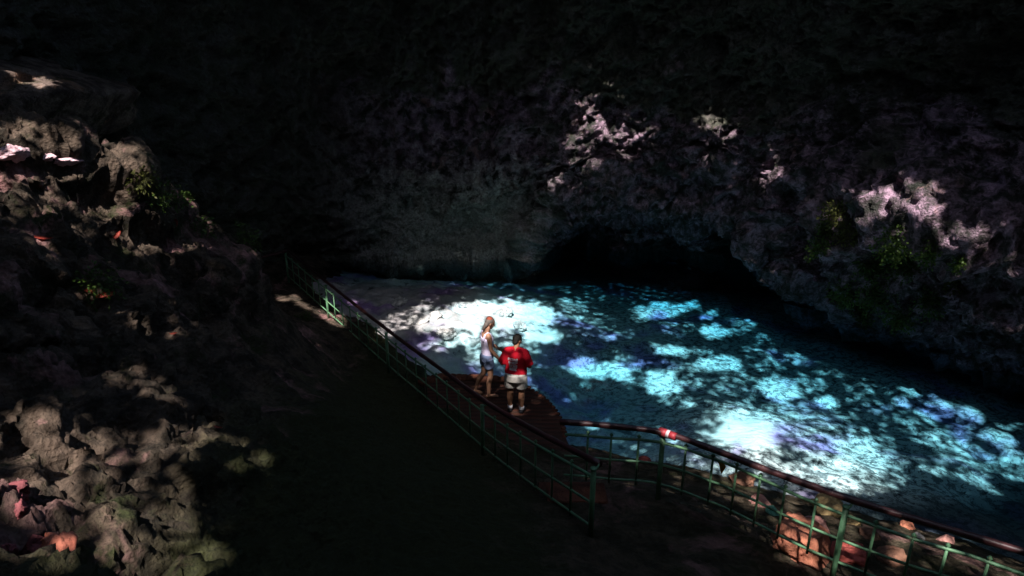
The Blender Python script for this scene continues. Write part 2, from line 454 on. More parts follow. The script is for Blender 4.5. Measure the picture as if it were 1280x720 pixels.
n = t.bump(t.math('ADD', t.noise(9, 5, 0.7, 0.3), t.math('MULTIPLY', t.voro(6.0), 0.5)), 0.7, 0.06)
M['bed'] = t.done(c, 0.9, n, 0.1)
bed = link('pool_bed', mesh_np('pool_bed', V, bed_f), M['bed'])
tag(bed, kind='structure')

# ------------------------------------------------------------------ water
t = NT('clear_teal_water')
nz = t.n('ShaderNodeTexNoise'); nz.inputs['Scale'].default_value = 1.6; nz.inputs['Detail'].default_value = 3
t.l(t.co, nz.inputs['Vector'])
n = t.bump(nz.outputs['Fac'], 0.10, 0.12)
fr = t.n('ShaderNodeFresnel'); fr.inputs['IOR'].default_value = 1.33; t.l(n, fr.inputs['Normal'])
tr = t.n('ShaderNodeBsdfTransparent'); tr.inputs['Color'].default_value = (0.98, 0.99, 1, 1)
gl = t.n('ShaderNodeBsdfGlossy'); gl.inputs['Roughness'].default_value = 0.10; t.l(n, gl.inputs['Normal'])
mx = t.n('ShaderNodeMixShader'); t.l(fr.outputs[0], mx.inputs[0]); t.l(tr.outputs[0], mx.inputs[1]); t.l(gl.outputs[0], mx.inputs[2])
t.l(mx.outputs[0], t.out.inputs['Surface'])
va = t.n('ShaderNodeVolumeAbsorption'); va.inputs['Color'].default_value = (0.22, 0.76, 0.875, 1); va.inputs['Density'].default_value = 0.74
t.l(va.outputs[0], t.out.inputs['Volume'])
bm = bmesh.new()
bmesh.ops.create_cube(bm, size=1, matrix=Matrix.Translation((3.2, 20.2, -3.5)) @ Matrix.Diagonal((29, 25, 7, 1)))
me = bpy.data.meshes.new('water'); bm.to_mesh(me); bm.free()
water = link('water', me, t.m, smooth=False)
tag(water, kind='structure')

# ------------------------------------------------------------------ small mesh tools
def tube(bm, pts, rad, seg=8, cap=True):
    pts = [Vector(p) for p in pts]
    rads = rad if isinstance(rad, (list, tuple)) else [rad] * len(pts)
    rings, up = [], None
    for i, p in enumerate(pts):
        a = pts[max(i - 1, 0)]; b = pts[min(i + 1, len(pts) - 1)]
        tdir = (b - a).normalized()
        if up is None:
            up = tdir.orthogonal().normalized()
        up = (up - tdir * up.dot(tdir))
        if up.length < 1e-5: up = tdir.orthogonal()
        up.normalize()
        sd_ = tdir.cross(up)
        rings.append([bm.verts.new(p + (up * math.cos(k * 2 * math.pi / seg) + sd_ * math.sin(k * 2 * math.pi / seg)) * rads[i]) for k in range(seg)])
    for i in range(len(rings) - 1):
        for k in range(seg):
            bm.faces.new((rings[i][k], rings[i][(k + 1) % seg], rings[i + 1][(k + 1) % seg], rings[i + 1][k]))
    if cap:
        bm.faces.new(rings[0][::-1]); bm.faces.new(rings[-1])

def cone_cap(bm, p0, r0, p1, r1, seg=12, nr=4):      # round-ended tapered limb
    p0, p1 = Vector(p0), Vector(p1)
    d_ = (p1 - p0).normalized()
    pts, rr = [], []
    for k in range(nr, 0, -1):
        a = k / nr * math.pi / 2 * 0.98
        pts.append(p0 - d_ * r0 * math.sin(a)); rr.append(r0 * math.cos(a))
    pts.append(p0); rr.append(r0); pts.append(p1); rr.append(r1)
    for k in range(1, nr + 1):
        a = k / nr * math.pi / 2 * 0.98
        pts.append(p1 + d_ * r1 * math.sin(a)); rr.append(r1 * math.cos(a))
    tube(bm, pts, rr, seg)

def ell(bm, c, r, rot=None, seg=20):
    m = Matrix.Translation(Vector(c)) @ (rot.to_4x4() if rot else Matrix.Identity(4)) @ Matrix.Diagonal((*r, 1))
    bmesh.ops.create_uvsphere(bm, u_segments=seg, v_segments=seg // 2 + 2, radius=1, matrix=m)

def loft(bm, rings, seg=28):    # (z, cx, cy, rx, ry) flat-ended
    RR = []
    for (z, cx, cy, rx, ry) in rings:
        RR.append([bm.verts.new((cx + rx * math.cos(k * 2 * math.pi / seg), cy + ry * math.sin(k * 2 * math.pi / seg), z)) for k in range(seg)])
    for i in range(len(RR) - 1):
        for k in range(seg):
            bm.faces.new((RR[i][k], RR[i][(k + 1) % seg], RR[i + 1][(k + 1) % seg], RR[i + 1][k]))
    bm.faces.new(RR[0][::-1]); bm.faces.new(RR[-1])

def frustum(bm, p0, r0, p1, r1, seg=16):
    tube(bm, [p0, Vector(p0).lerp(Vector(p1), 0.5), p1], [r0, (r0 + r1) / 2, r1], seg)

def bm_obj(name, bm, mat, parent=None, smooth=True):
    bmesh.ops.recalc_face_normals(bm, faces=bm.faces)
    me = bpy.data.meshes.new(name)
    bm.to_mesh(me); bm.free()
    return link(name, me, mat, parent, smooth)

def remesh_obj(name, bm, mat, parent, voxel, smooth_it=4, xf=None):
    bmesh.ops.recalc_face_normals(bm, faces=bm.faces)
    me = bpy.data.meshes.new(name + '_raw')
    bm.to_mesh(me); bm.free()
    o = bpy.data.objects.new(name + '_raw', me)
    COL.objects.link(o)
    m = o.modifiers.new('r', 'REMESH'); m.mode = 'VOXEL'; m.voxel_size = voxel
    s = o.modifiers.new('s', 'SMOOTH'); s.factor = 0.5; s.iterations = smooth_it
    dg = bpy.context.evaluated_depsgraph_get()
    me2 = bpy.data.meshes.new_from_object(o.evaluated_get(dg))
    bpy.data.objects.remove(o)
    bpy.data.meshes.remove(me)
    me2.name = name
    me2.materials.clear()
    if xf is not None: me2.transform(xf)
    return link(name, me2, mat, parent, True)

# ------------------------------------------------------------------ plain materials
def paint(name, col, rough=0.5, wear=None, metal=0.0, sc=14):
    t = NT(name)
    c = t.mix(t.ramp(t.noise(sc, 5, 0.65), [(0.3, 0.0), (0.7, 1.0)]), tuple(v * 0.65 for v in col), tuple(min(v * 1.2, 1) for v in col))
    if wear:
        c = t.mix(t.ramp(t.noise(sc * 0.6, 6, 0.75), [(0.60, 0.0), (0.66, 1.0)]), c, wear)
    n = t.bump(t.noise(sc * 3, 4, 0.6), 0.25, 0.01)
    return t.done(c, rough, n, 0.4, metal)

M['rail'] = paint('green_railing_paint', (0.105, 0.235, 0.125), 0.45, (0.22, 0.15, 0.09))
M['pipe'] = paint('dark_red_handrail_paint', (0.060, 0.020, 0.022), 0.42, (0.15, 0.08, 0.07))
M['tape'] = paint('red_tape', (0.36, 0.035, 0.045), 0.5)
M['tape_white'] = paint('white_tape', (0.6, 0.5, 0.5), 0.5)

# ------------------------------------------------------------------ railings
def polyline(P, step):
    return [Vector(p) for p in catmull([tuple(p) for p in P], step)]

def hits(x, y):                  # ground height under a point
    i = int(np.searchsorted(gx, x)); j = int(np.searchsorted(gy, y))
    return GROUNDV[min(max(i, 0), nu2 - 1) * nv2 + min(max(j, 0), nv2 - 1)][2]

def railing(label, ground_pts, rail_h, post_at, bal_step, hand_pts, extra_hand=None, bal_r=0.014):
    path = polyline(ground_pts, 0.05)
    base = path[0].copy()
    root = empty('railing', base)
    tag(root, label, 'railing')
    inv = Matrix.Translation(-base)
    def part(name, bm, mat, parent=root):
        bm.transform(inv)
        return bm_obj(name, bm, mat, parent)
    for h in rail_h:
        bm = bmesh.new()
        tube(bm, [p + Vector((0, 0, h)) for p in path[::4] + [path[-1]]], 0.019 if h == rail_h[0] else 0.016, 8)
        part('rail', bm, M['rail'])
    L = [0.0]
    for a, b in zip(path, path[1:]): L.append(L[-1] + (b - a).length)
    def where(s):
        k = min(range(len(L)), key=lambda q: abs(L[q] - s)); return path[k]
    posts = [min(L, key=lambda s: (where(s) - Vector((q.x, q.y, where(s).z))).length) if not isinstance(q, float) else q * L[-1] for q in post_at]
    for s in posts:
        p = where(s)
        bm = bmesh.new()
        zg = min(hits(p.x, p.y), p.z) - 0.15
        tube(bm, [(p.x, p.y, zg), (p.x, p.y, p.z + rail_h[0] + 0.10)], 0.033, 10)
        tube(bm, [(p.x, p.y, p.z + rail_h[0] + 0.10), (p.x, p.y, p.z + rail_h[0] + 0.115)], 0.040, 10)
        part('post', bm, M['rail'])
    edges = sorted(set([0.0] + posts + [L[-1]]))
    for a, b in zip(edges, edges[1:]):
        n = int(round((b - a) / bal_step))
        for k in range(1, n):
            p = where(a + (b - a) * k / n)
            bm = bmesh.new()
            q = p + Vector((0, 0, rail_h[-1] - 0.06))
            tube(bm, [q, p + Vector((0, 0, rail_h[0] + 0.03))], bal_r, 8)
            top = p + Vector((0, 0, rail_h[0] + 0.03))
            tube(bm, [top, top + Vector((0, 0, 0.018)), top + Vector((0, 0, 0.05))], [bal_r, bal_r * 1.9, 0.003], 8)
            part('baluster', bm, M['rail'])
    hp = polyline(hand_pts, 0.15)
    bm = bmesh.new(); rr = []
    for i, p in enumerate(hp): rr.append(0.040 + 0.003 * math.sin(i * 1.7))
    tube(bm, hp, rr, 12)
    h_ = part('handrail', bm, M['pipe'])
    if extra_hand:
        bm = bmesh.new(); tube(bm, polyline(extra_hand, 0.2), 0.045, 10); part('handrail', bm, M['pipe'])
    # brackets carrying the handrail
    for s in posts:
        p = where(s) + Vector((0, 0, rail_h[0] + 0.08))
        q = min(hp, key=lambda v: (v - p).length)
        if (q - p).length < 0.6:
            bm = bmesh.new(); tube(bm, [p, p.lerp(q, 0.5) + Vector((0, 0, -0.02)), q], 0.014, 6); part('bracket', bm, M['rail'])
    return root, hp, h_, base

r1h = [p + Vector((0.07, 0.05, 1.0)) for p in RAIL1]
rail1, hp1, _, _ = railing('green railing with dark handrail descending past the two people to the far left shore', RAIL1, (0.86, 0.50, 0.18),
              [RAIL1[0], RAIL1[2], RAIL1[4], RAIL1[5], RAIL1[6]], 0.56, r1h,
              [r1h[-1], Vector((-7.6, 19.9, 1.28)), Vector((-8.1, 19.3, 1.30))])
ZT = 2.62
top2 = [(706, 543), (730, 544.5), (769, 548), (815, 551), (853, 560), (878, 569), (908, 579), (946, 596), (987, 615), (1036, 636), (1136, 672), (1214, 695), (1300, 726), (1420, 770)]
G2 = [at_z(px, py, ZT) for px, py in top2]
for p in G2: p.z = ZT - 0.85
hand2 = [(700, 527), (760, 532), (830, 541), (900, 565), (960, 588), (1060, 623), (1160, 654), (1290, 693), (1420, 735)]
HP2 = [at_z(px, py, ZT + 0.17) for px, py in hand2]
post2 = [at_z(830, 553, ZT), at_z(1053, 645, ZT), at_z(1340, 742, ZT)]
rail2, hp2, hrail2, base2 = railing('green spear topped railing with dark red handrail and red tape above the boulders', G2, (0.85, 0.52, 0.22), post2, 0.31, HP2, None, 0.015)
# the taped joint of the handrail
tp = [at_z(px, py, ZT + 0.17) for px, py in ((824, 538.5), (832, 542), (846, 547), (862, 552.5))]
for a, b, mt, rr in ((0, 0.26, 'tape', 0.055), (0.26, 0.36, 'tape_white', 0.056), (0.36, 0.56, 'tape', 0.0525)):
    bm = bmesh.new()
    A, B = tp[0].lerp(tp[-1], a), tp[0].lerp(tp[-1], b)
    tube(bm, [A, A.lerp(B, 0.5), B], rr, 12)
    bm.transform(Matrix.Translation(-base2))
    o = bm_obj('tape_band', bm, M[mt], hrail2)
    o['label'] = 'white tape ring' if mt == 'tape_white' else 'red tape wrapping'

# ------------------------------------------------------------------ platform with steps
t = NT('red_brown_planks')
wv = t.n('ShaderNodeTexWave', wave_type='BANDS', bands_direction='Y'); wv.inputs['Scale'].default_value = 2.1; wv.inputs['Distortion'].default_value = 0.5
wv.inputs['Detail'].default_value = 2
t.l(t.co, wv.inputs['Vector'])
c = t.mix(t.ramp(wv.outputs['Fac'], [(0.25, 0.0), (0.5, 1.0)]), (0.028, 0.013, 0.009), (0.075, 0.024, 0.015))
c = t.mix(t.ramp(t.noise(3, 5, 0.7), [(0.4, 0.0), (0.65, 0.8)]), c, (0.045, 0.022, 0.014))
M['plank'] = t.done(c, 0.7, t.bump(t.math('ADD', wv.outputs['Fac'], t.noise(20, 4)), 0.4, 0.02), 0.3)
t = NT('brown_stone_edging')
c = t.mix(t.ramp(t.noise(4, 5, 0.7), [(0.35, 0.0), (0.65, 1.0)]), (0.05, 0.022, 0.014), (0.17, 0.06, 0.035))
M['edging'] = t.done(c, 0.85, t.bump(t.noise(14, 5, 0.7), 0.8, 0.05), 0.2)

PZ = 0.42
plat_xy = [at_z(px, py, PZ) for px, py in ((706, 545), (703, 530), (695, 514), (682, 500), (666, 488), (650, 480), (620, 475), (585, 473), (552, 472), (530, 478))]
plat_xy = [(p.x, p.y) for p in plat_xy]
outline = [tuple(p) for p in catmull([(x, y) for x, y in plat_xy], 0.12)] + [(-1.75, 12.3), (-0.62, 10.2), (0.1, 8.8), (1.0, 8.6), (1.35, 9.4)]
platform = empty('bathing_platform', (0, 11.5, PZ))
tag(platform, 'rounded red brown plank platform at the water edge under the two standing people', 'platform')
bm = bmesh.new()
lo = [bm.verts.new((x, y - 11.5, -1.6)) for x, y in outline]
hi = [bm.verts.new((x, y - 11.5, 0.0)) for x, y in outline]
bm.faces.new(hi); bm.faces.new(lo[::-1])
for k in range(len(lo)):
    bm.faces.new((lo[k], lo[(k + 1) % len(lo)], hi[(k + 1) % len(lo)], hi[k]))
bm_obj('deck', bm, M['plank'], platform, False)
# rubble edging along the water
curve = catmull([(x, y) for x, y in plat_xy], 0.13)
bm = bmesh.new()
for k, (x, y) in enumerate(curve):
    big = 0.8 if y > 12.6 and x < 0.1 else 0.2
    ell(bm, (x, y - 11.5, 0.0), (0.15 * big + 0.03, 0.12 * big + 0.03, 0.09 * big + random.uniform(0, 0.03)), Matrix.Rotation(random.uniform(0, 3), 3, 'Z'), 10)
e = bm_obj('edging', bm, M['edging'], platform)
# steps from the walkway down to the deck
for k in range(6):
    z = PZ + 0.23 * (k + 1)
    y1 = 9.55 - 0.34 * k
    bm = bmesh.new()
    x0 = 0.05 + 0.10 * k
    bmesh.ops.create_cube(bm, size=1, matrix=Matrix.Translation((x0 + 0.32, y1 - 0.2 - 11.5, z - PZ - 0.35)) @ Matrix.Diagonal((0.8, 0.42, 0.7, 1)))
    bmesh.ops.bevel(bm, geom=bm.edges[:], offset=0.015, segments=1, affect='EDGES')
    bm_obj('step', bm, M['edging'], platform, False)

# ------------------------------------------------------------------ boulders and stones
def rockmat(name, col, col2):
    t = NT(name)
    c = t.mix(t.ramp(t.noise(5, 6, 0.7, 0.3), [(0.35, 0.0), (0.65, 1.0)]), col2, col)
    h = t.math('ADD', t.noise(13, 6, 0.7), t.math('MULTIPLY', t.voro(10), 0.5))
    return t.done(c, 0.85, t.bump(h, 0.8, 0.05), 0.25)
M['st_orange'] = rockmat('orange_stone', (0.58, 0.22, 0.13), (0.25, 0.09, 0.055))
M['st_pink'] = rockmat('pink_stone', (0.55, 0.28, 0.24), (0.26, 0.12, 0.10))
M['st_tan'] = rockmat('tan_stone', (0.50, 0.36, 0.17), (0.22, 0.15, 0.07))
M['st_green'] = rockmat('algae_green_stone', (0.16, 0.42, 0.30), (0.06, 0.18, 0.12))
M['st_grey'] = rockmat('grey_stone', (0.42, 0.40, 0.38), (0.20, 0.19, 0.18))
M['st_red'] = rockmat('red_stone', (0.60, 0.14, 0.11), (0.28, 0.06, 0.05))
M['st_brown'] = rockmat('brown_stone', (0.26, 0.13, 0.08), (0.10, 0.05, 0.035))
M['st_pale'] = rockmat('pale_coral_stone', (0.70, 0.68, 0.64), (0.22, 0.23, 0.24))

def boulder(name, loc, r, mat, label, cat, seed, group=None, rug=0.3, kind=None):
    bm = bmesh.new()
    bmesh.ops.create_icosphere(bm, subdivisions=5 if r[0] > 0.22 else 4, radius=1)
    P = np.array([v.co[:] for v in bm.verts])
    d = 1 + rug * fbm(P * 1.1 + seed * 3.1, 3, seed) + rug * 0.45 * ridged(P * 2.4 + seed, 3, seed + 5) - 0.1
    # a few flat broken faces
    rs = np.random.RandomState(seed)
    for k in range(5):
        n_ = rs.normal(size=3); n_ /= np.linalg.norm(n_)
        h_ = 0.72 + 0.2 * rs.rand()
        pr = (P * d[:, None]) @ n_
        d = np.where(pr > h_, d * h_ / np.maximum(pr, 1e-4), d)
    P = P * d[:, None] * np.array(r)
    for v, p in zip(bm.verts, P): v.co = p
    bmesh.ops.rotate(bm, verts=bm.verts, cent=(0, 0, 0), matrix=Matrix.Rotation(seed * 1.3, 3, 'Z'))
    o = bm_obj(name, bm, M[mat], None, True)
    o.location = loc
    return tag(o, label, cat, group)

def on_ground(px, py):           # where the view ray meets the bare ground (march)
    d_ = ray(px, py)
    tcur = 3.0
    while tcur < 30:
        p = CAM + d_ * tcur
        if p.z < hits(p.x, p.y): return p
        tcur += 0.03
    return at_z(px, py, 0)

BO = [(998, 690, 0.40, 'st_orange', 'large rough orange boulder beyond the railing at the bottom of the picture', 1.15),
      (950, 633, 0.17, 'st_pink', 'small pink stone just left of the green stone behind the railing', 0.9),
      (966, 644, 0.13, 'st_green', 'small smooth green algae coated stone behind the railing', 0.8),
      (1036, 641, 0.26, 'st_tan', 'yellow tan knobbly boulder below the handrail, biggest of the tan stones', 0.9),
      (1012, 664, 0.22, 'st_pink', 'pinkish boulder between the orange boulder and the tan boulder', 0.9),
      (985, 655, 0.15, 'st_brown', 'brown stone wedged right of the green stone', 0.9),
      (1058, 700, 0.25, 'st_red', 'red boulder behind the thick railing post at the bottom edge', 1.0),
      (1133, 660, 0.13, 'st_orange', 'flat orange stone behind a baluster near the right corner', 0.5),
      (1148, 673, 0.085, 'st_grey', 'small pale grey stone below the flat orange stone', 0.8),
      (1182, 678, 0.13, 'st_pink', 'lone pink stone second baluster from the right corner', 0.6),
      (1062, 655, 0.15, 'st_tan', 'tan stone right of the knobbly tan boulder', 0.8),
      (925, 604, 0.24, 'st_brown', 'dark brown rounded boulder behind the railing near the hanging dry leaf', 0.8),
      (782, 557, 0.16, 'st_orange', 'dull orange stone behind the railing left of the red tape', 0.8),
      (806, 578, 0.12, 'st_red', 'dull red stone low behind the railing left of the red tape', 0.8),
      (900, 596, 0.15, 'st_orange', 'orange stone right under the hanging dry leaf', 0.9),
      (1086, 672, 0.14, 'st_brown', 'brown stone on the right side of the thick post', 0.8),
      (1110, 700, 0.20, 'st_brown', 'dark brown boulder low in the right corner behind the railing', 0.8)]
for k, (px, py, r, mt, lb, fl) in enumerate(BO):
    p = on_ground(px, py)
    boulder('boulder' if r >= 0.2 else 'stone', p + Vector((0, 0, r * 0.25)), (r, r * 0.85, r * 0.8 * fl), mt, lb, 'boulder' if r >= 0.2 else 'stone', k + 1)

SUB = [(556, 417, 0.34, 'large pale rock under the shallow water left of the tank top person'), (523, 402, 0.30, 'pale rock under the water nearest the left railing'),
       (499, 378, 0.26, 'pale flat rock breaking the water beside the far railing'), (584, 383, 0.30, 'grey rock on the far edge of the brightest water patch'),
       (628, 391, 0.28, 'dark spotted rock under the brightest water right above the tank top person'), (650, 409, 0.26, 'rock under the bright water above the red shirt person'),
       (590, 428, 0.22, 'small pale rock under the water left of the tank top person shoulder'), (545, 395, 0.22, 'small pinkish rock in the shallow water near the left shore')]
for k, (px, py, r, lb) in enumerate(SUB):
    p = on_bed(px, py)
    boulder('submerged_rock', p, (r, r * 0.8, r * 0.55), 'st_pale', lb, 'rock', 40 + k, None, 0.42)

M['st_blush'] = rockmat('blush_stone', (0.80, 0.58, 0.62), (0.42, 0.22, 0.24))  # paler than the slope, to make the sunlit ledge look brighter
M['st_rosy'] = rockmat('rosy_stone', (0.55, 0.24, 0.22), (0.24, 0.09, 0.08))
M['st_flame'] = rockmat('bright_orange_stone', (0.62, 0.22, 0.14), (0.30, 0.08, 0.05))
M['st_rust'] = rockmat('purplish_red_stone', (0.30, 0.085, 0.09), (0.10, 0.03, 0.035))
LO = [(74, 694, 0.13, 'st_flame', 'bright orange stone in the bottom left corner, right of the red stones'), (46, 682, 0.07, 'st_rust', 'dark red stone touching the bright orange stone at the bottom left'),
      (14, 690, 0.05, 'st_rust', 'dark red stone at the very left edge near the bottom corner'), (16, 618, 0.08, 'st_rust', 'purplish red stone at the left edge below the pale slope'),
      (26, 640, 0.06, 'st_rust', 'purplish stone just below another at the left edge'), (92, 652, 0.03, 'st_pink', 'tiny pink pebble on the lower left slope')]
for k, (px, py, r, mt, lb) in enumerate(LO):
    p = on_ground(px, py)
    boulder('stone' if r > 0.05 else 'pebble', p + Vector((0, 0, r * 0.2)), (r * 1.1, r * 0.8, r * 0.9), mt, lb, 'stone', 60 + k, None, 0.7)
for k, (px, py, r, mt, lb) in enumerate([(12, 195, 0.16, 'st_blush', 'pale pink slab of stone at the left edge of the sunlit ledge'), (34, 189, 0.10, 'st_blush', 'pale pink pointed stone standing on the sunlit ledge'),
       (58, 197, 0.09, 'st_blush', 'small pale pink stone at the right of the pointed stone on the sunlit ledge'),
       (88, 203, 0.12, 'st_blush', 'flat pink stone in the middle of the sunlit ledge'), (118, 200, 0.08, 'st_blush', 'small pink stone above and right of the flat pink stone'), (150, 214, 0.13, 'st_blush', 'pink stone at the right end of the sunlit ledge'),
       (176, 232, 0.10, 'st_rosy', 'rosy stone beside the plant on the left ridge')]):
    p = on_ground(px, py)
    boulder('stone', p + Vector((0, 0, r * 0.2)), (r * 1.5, r, r * 0.55), mt, lb, 'stone', 80 + k, None, 0.55)
M['outcrop'] = mat_rock('outcrop_rock', (0.40, 0.30, 0.25), (0.10, 0.07, 0.06), (0.45, 0.25, 0.16), (0.05, 0.055, 0.02))
boulder('rock_outcrop', Vector((-11.0, 13.8, 6.3)), (2.9, 2.4, 1.35), 'outcrop', 'dark rock outcrop with a thin sunlit rim at the upper left edge', 'rock', 71, None, 0.3)

# dry leaf hanging on the railing
t = NT('dry_leaf'); M['leafdry'] = t.done(t.mix(t.noise(12), (0.55, 0.24, 0.08), (0.62, 0.42, 0.14)), 0.7, None, 0.3)
root = at_z(886, 571, ZT)
bm = bmesh.new()
pts = [root + Vector(v) for v in ((0, 0, 0.02), (0.06, -0.02, 0.0), (0.12, -0.02, -0.06), (0.17, 0.0, -0.15), (0.19, 0.02, -0.26))]
wd = [0.012, 0.03, 0.05, 0.06, 0.008]
rows = []
for p, w_ in zip(pts, wd):
    rows.append([bm.verts.new(p + Vector((-w_ * 0.4, w_ * 0.6, w_ * 0.5))), bm.verts.new(p + Vector((0, 0, -0.012))), bm.verts.new(p + Vector((w_ * 0.9, -w_ * 0.3, w_ * 0.3)))])
for a, b in zip(rows, rows[1:]):
    for k in (0, 1): bm.faces.new((a[k], a[k + 1], b[k + 1], b[k]))
bmesh.ops.solidify(bm, geom=bm.faces[:], thickness=0.006)
o = bm_obj('dry_leaf', bm, M['leafdry'])
tag(o, 'orange dry leaf hanging over the top rail of the green railing', 'leaf')

# ------------------------------------------------------------------ people
M['skin1'] = NT('tanned_skin').done((0.33, 0.17, 0.105), 0.55, None, 0.35)
M['skin2'] = NT('warm_brown_skin').done((0.36, 0.175, 0.10), 0.55, None, 0.35)
def cloth(name, col, sc=40):
    t = NT(name)
    c = t.mix(t.ramp(t.noise(8, 4, 0.6), [(0.3, 0.0), (0.7, 1.0)]), tuple(v * 0.75 for v in col), col)
    return t.done(c, 0.9, t.bump(t.noise(sc, 3, 0.6), 0.3, 0.01), 0.15)
M['lavender'] = cloth('lavender_cotton', (0.62, 0.56, 0.74))
M['bluegrey'] = cloth('blue_grey_cotton', (0.20, 0.26, 0.42))
M['redshirt'] = cloth('red_cotton', (0.62, 0.012, 0.03))
M['beige'] = cloth('beige_cotton', (0.70, 0.66, 0.60))
M['hair_dark'] = cloth('dark_hair', (0.018, 0.016, 0.014), 90)
M['hair_grey'] = cloth('grey_brown_hair', (0.14, 0.115, 0.10), 90)
M['bandana'] = cloth('orange_red_cloth', (0.30, 0.075, 0.045))
M['sock'] = cloth('white_sock', (0.72, 0.72, 0.76))
M['shoe'] = cloth('black_shoe', (0.02, 0.02, 0.024))
M['print'] = cloth('white_print', (0.85, 0.82, 0.86))
M['eye'] = NT('eye_dark').done((0.02, 0.015, 0.012), 0.3)

def hand(bm, wrist, d_, palm_n, thumb_side, s=1.0, curl=0.5):
    d_ = Vector(d_).normalized(); palm_n = Vector(palm_n); palm_n = (palm_n - d_ * palm_n.dot(d_)).normalized()
    side = d_.cross(palm_n).normalized()
    if side.dot(Vector(thumb_side)) < 0: side = -side
    w = Vector(wrist)
    rot = Matrix((side, d_, palm_n)).transposed()
    ell(bm, w + d_ * 0.045 * s, (0.042 * s, 0.055 * s, 0.019 * s), rot, 14)
    for k, (off_, ln) in enumerate(((0.030, 0.070), (0.010, 0.080), (-0.011, 0.074), (-0.030, 0.057))):
        a = w + d_ * 0.075 * s + side * off_ * s
        b = a + (d_ * 0.92 + palm_n * curl * 0.5 + side * off_ * 2).normalized() * ln * 0.5 * s
        c = b + (d_ * 0.7 + palm_n * curl * 1.4).normalized() * ln * 0.55 * s
        cone_cap(bm, a, 0.0105 * s, b, 0.0095 * s, 8, 3); cone_cap(bm, b, 0.0095 * s, c, 0.0078 * s, 8, 3)
    a = w + d_ * 0.022 * s + side * 0.03 * s
    b = a + (d_ * 0.6 + side * 0.8 + palm_n * 0.25).normalized() * 0.042 * s
    c = b + (d_ * 0.85 + side * 0.2 + palm_n * 0.4).normalized() * 0.034 * s
    cone_cap(bm, a, 0.014 * s, b, 0.011 * s, 8, 3); cone_cap(bm, b, 0.011 * s, c, 0.009 * s, 8, 3)

def head(bm, c, rot, s=1.0):
    def q(x, y, z): return Vector(c) + rot @ (Vector((x, y, z)) * s)
    ell(bm, q(0, -0.008, 0.02), (0.076 * s, 0.097 * s, 0.098 * s), rot)
    ell(bm, q(0, 0.028, -0.045), (0.058 * s, 0.062 * s, 0.066 * s), rot)
    ell(bm, q(0, 0.062, -0.092), (0.028 * s, 0.026 * s, 0.022 * s), rot, 12)      # chin
    ell(bm, q(0, 0.076, 0.022), (0.050 * s, 0.018 * s, 0.012 * s), rot, 12)       # brow
    cone_cap(bm, q(0, 0.084, 0.012), 0.009 * s, q(0, 0.108, -0.026), 0.013 * s, 8)  # nose
    ell(bm, q(0, 0.083, -0.056), (0.022 * s, 0.012 * s, 0.008 * s), rot, 10)      # lips
    ell(bm, q(0, 0.081, -0.068), (0.019 * s, 0.012 * s, 0.008 * s), rot, 10)
    for sx in (-1, 1):
        ell(bm, q(sx * 0.078, -0.008, -0.012), (0.010 * s, 0.020 * s, 0.032 * s), rot, 10)  # ears
        ell(bm, q(sx * 0.040, 0.064, -0.022), (0.022 * s, 0.020 * s, 0.018 * s), rot, 10)  # cheeks
    return q

def eyes(q, rot, s, parent, xf):
    for sx in (-1, 1):
        bm = bmesh.new(); ell(bm, q(sx * 0.031, 0.083, 0.002), (0.013 * s, 0.006 * s, 0.007 * s), rot, 10)
        bm.transform(xf); bm_obj('eye', bm, M['eye'], parent)

def limb(bm, pts):               # [(point, radius), ...]
    for (a, ra), (b, rb) in zip(pts, pts[1:]): cone_cap(bm, a, ra, b, rb)

def foot(bm, heel, ball, toe, w=1.0):
    cone_cap(bm, heel, 0.033 * w, ball, 0.040 * w)
    side = (Vector(ball) - Vector(heel)).cross(Vector((0, 0, 1))).normalized()
    for k in (-2, -1, 0, 1, 2):
        cone_cap(bm, Vector(ball) + side * k * 0.016, 0.018 * w, Vector(toe) + side * k * 0.017 - (Vector(toe) - Vector(ball)) * (0.06 * (k + 2)), 0.012 * w, 8, 3)

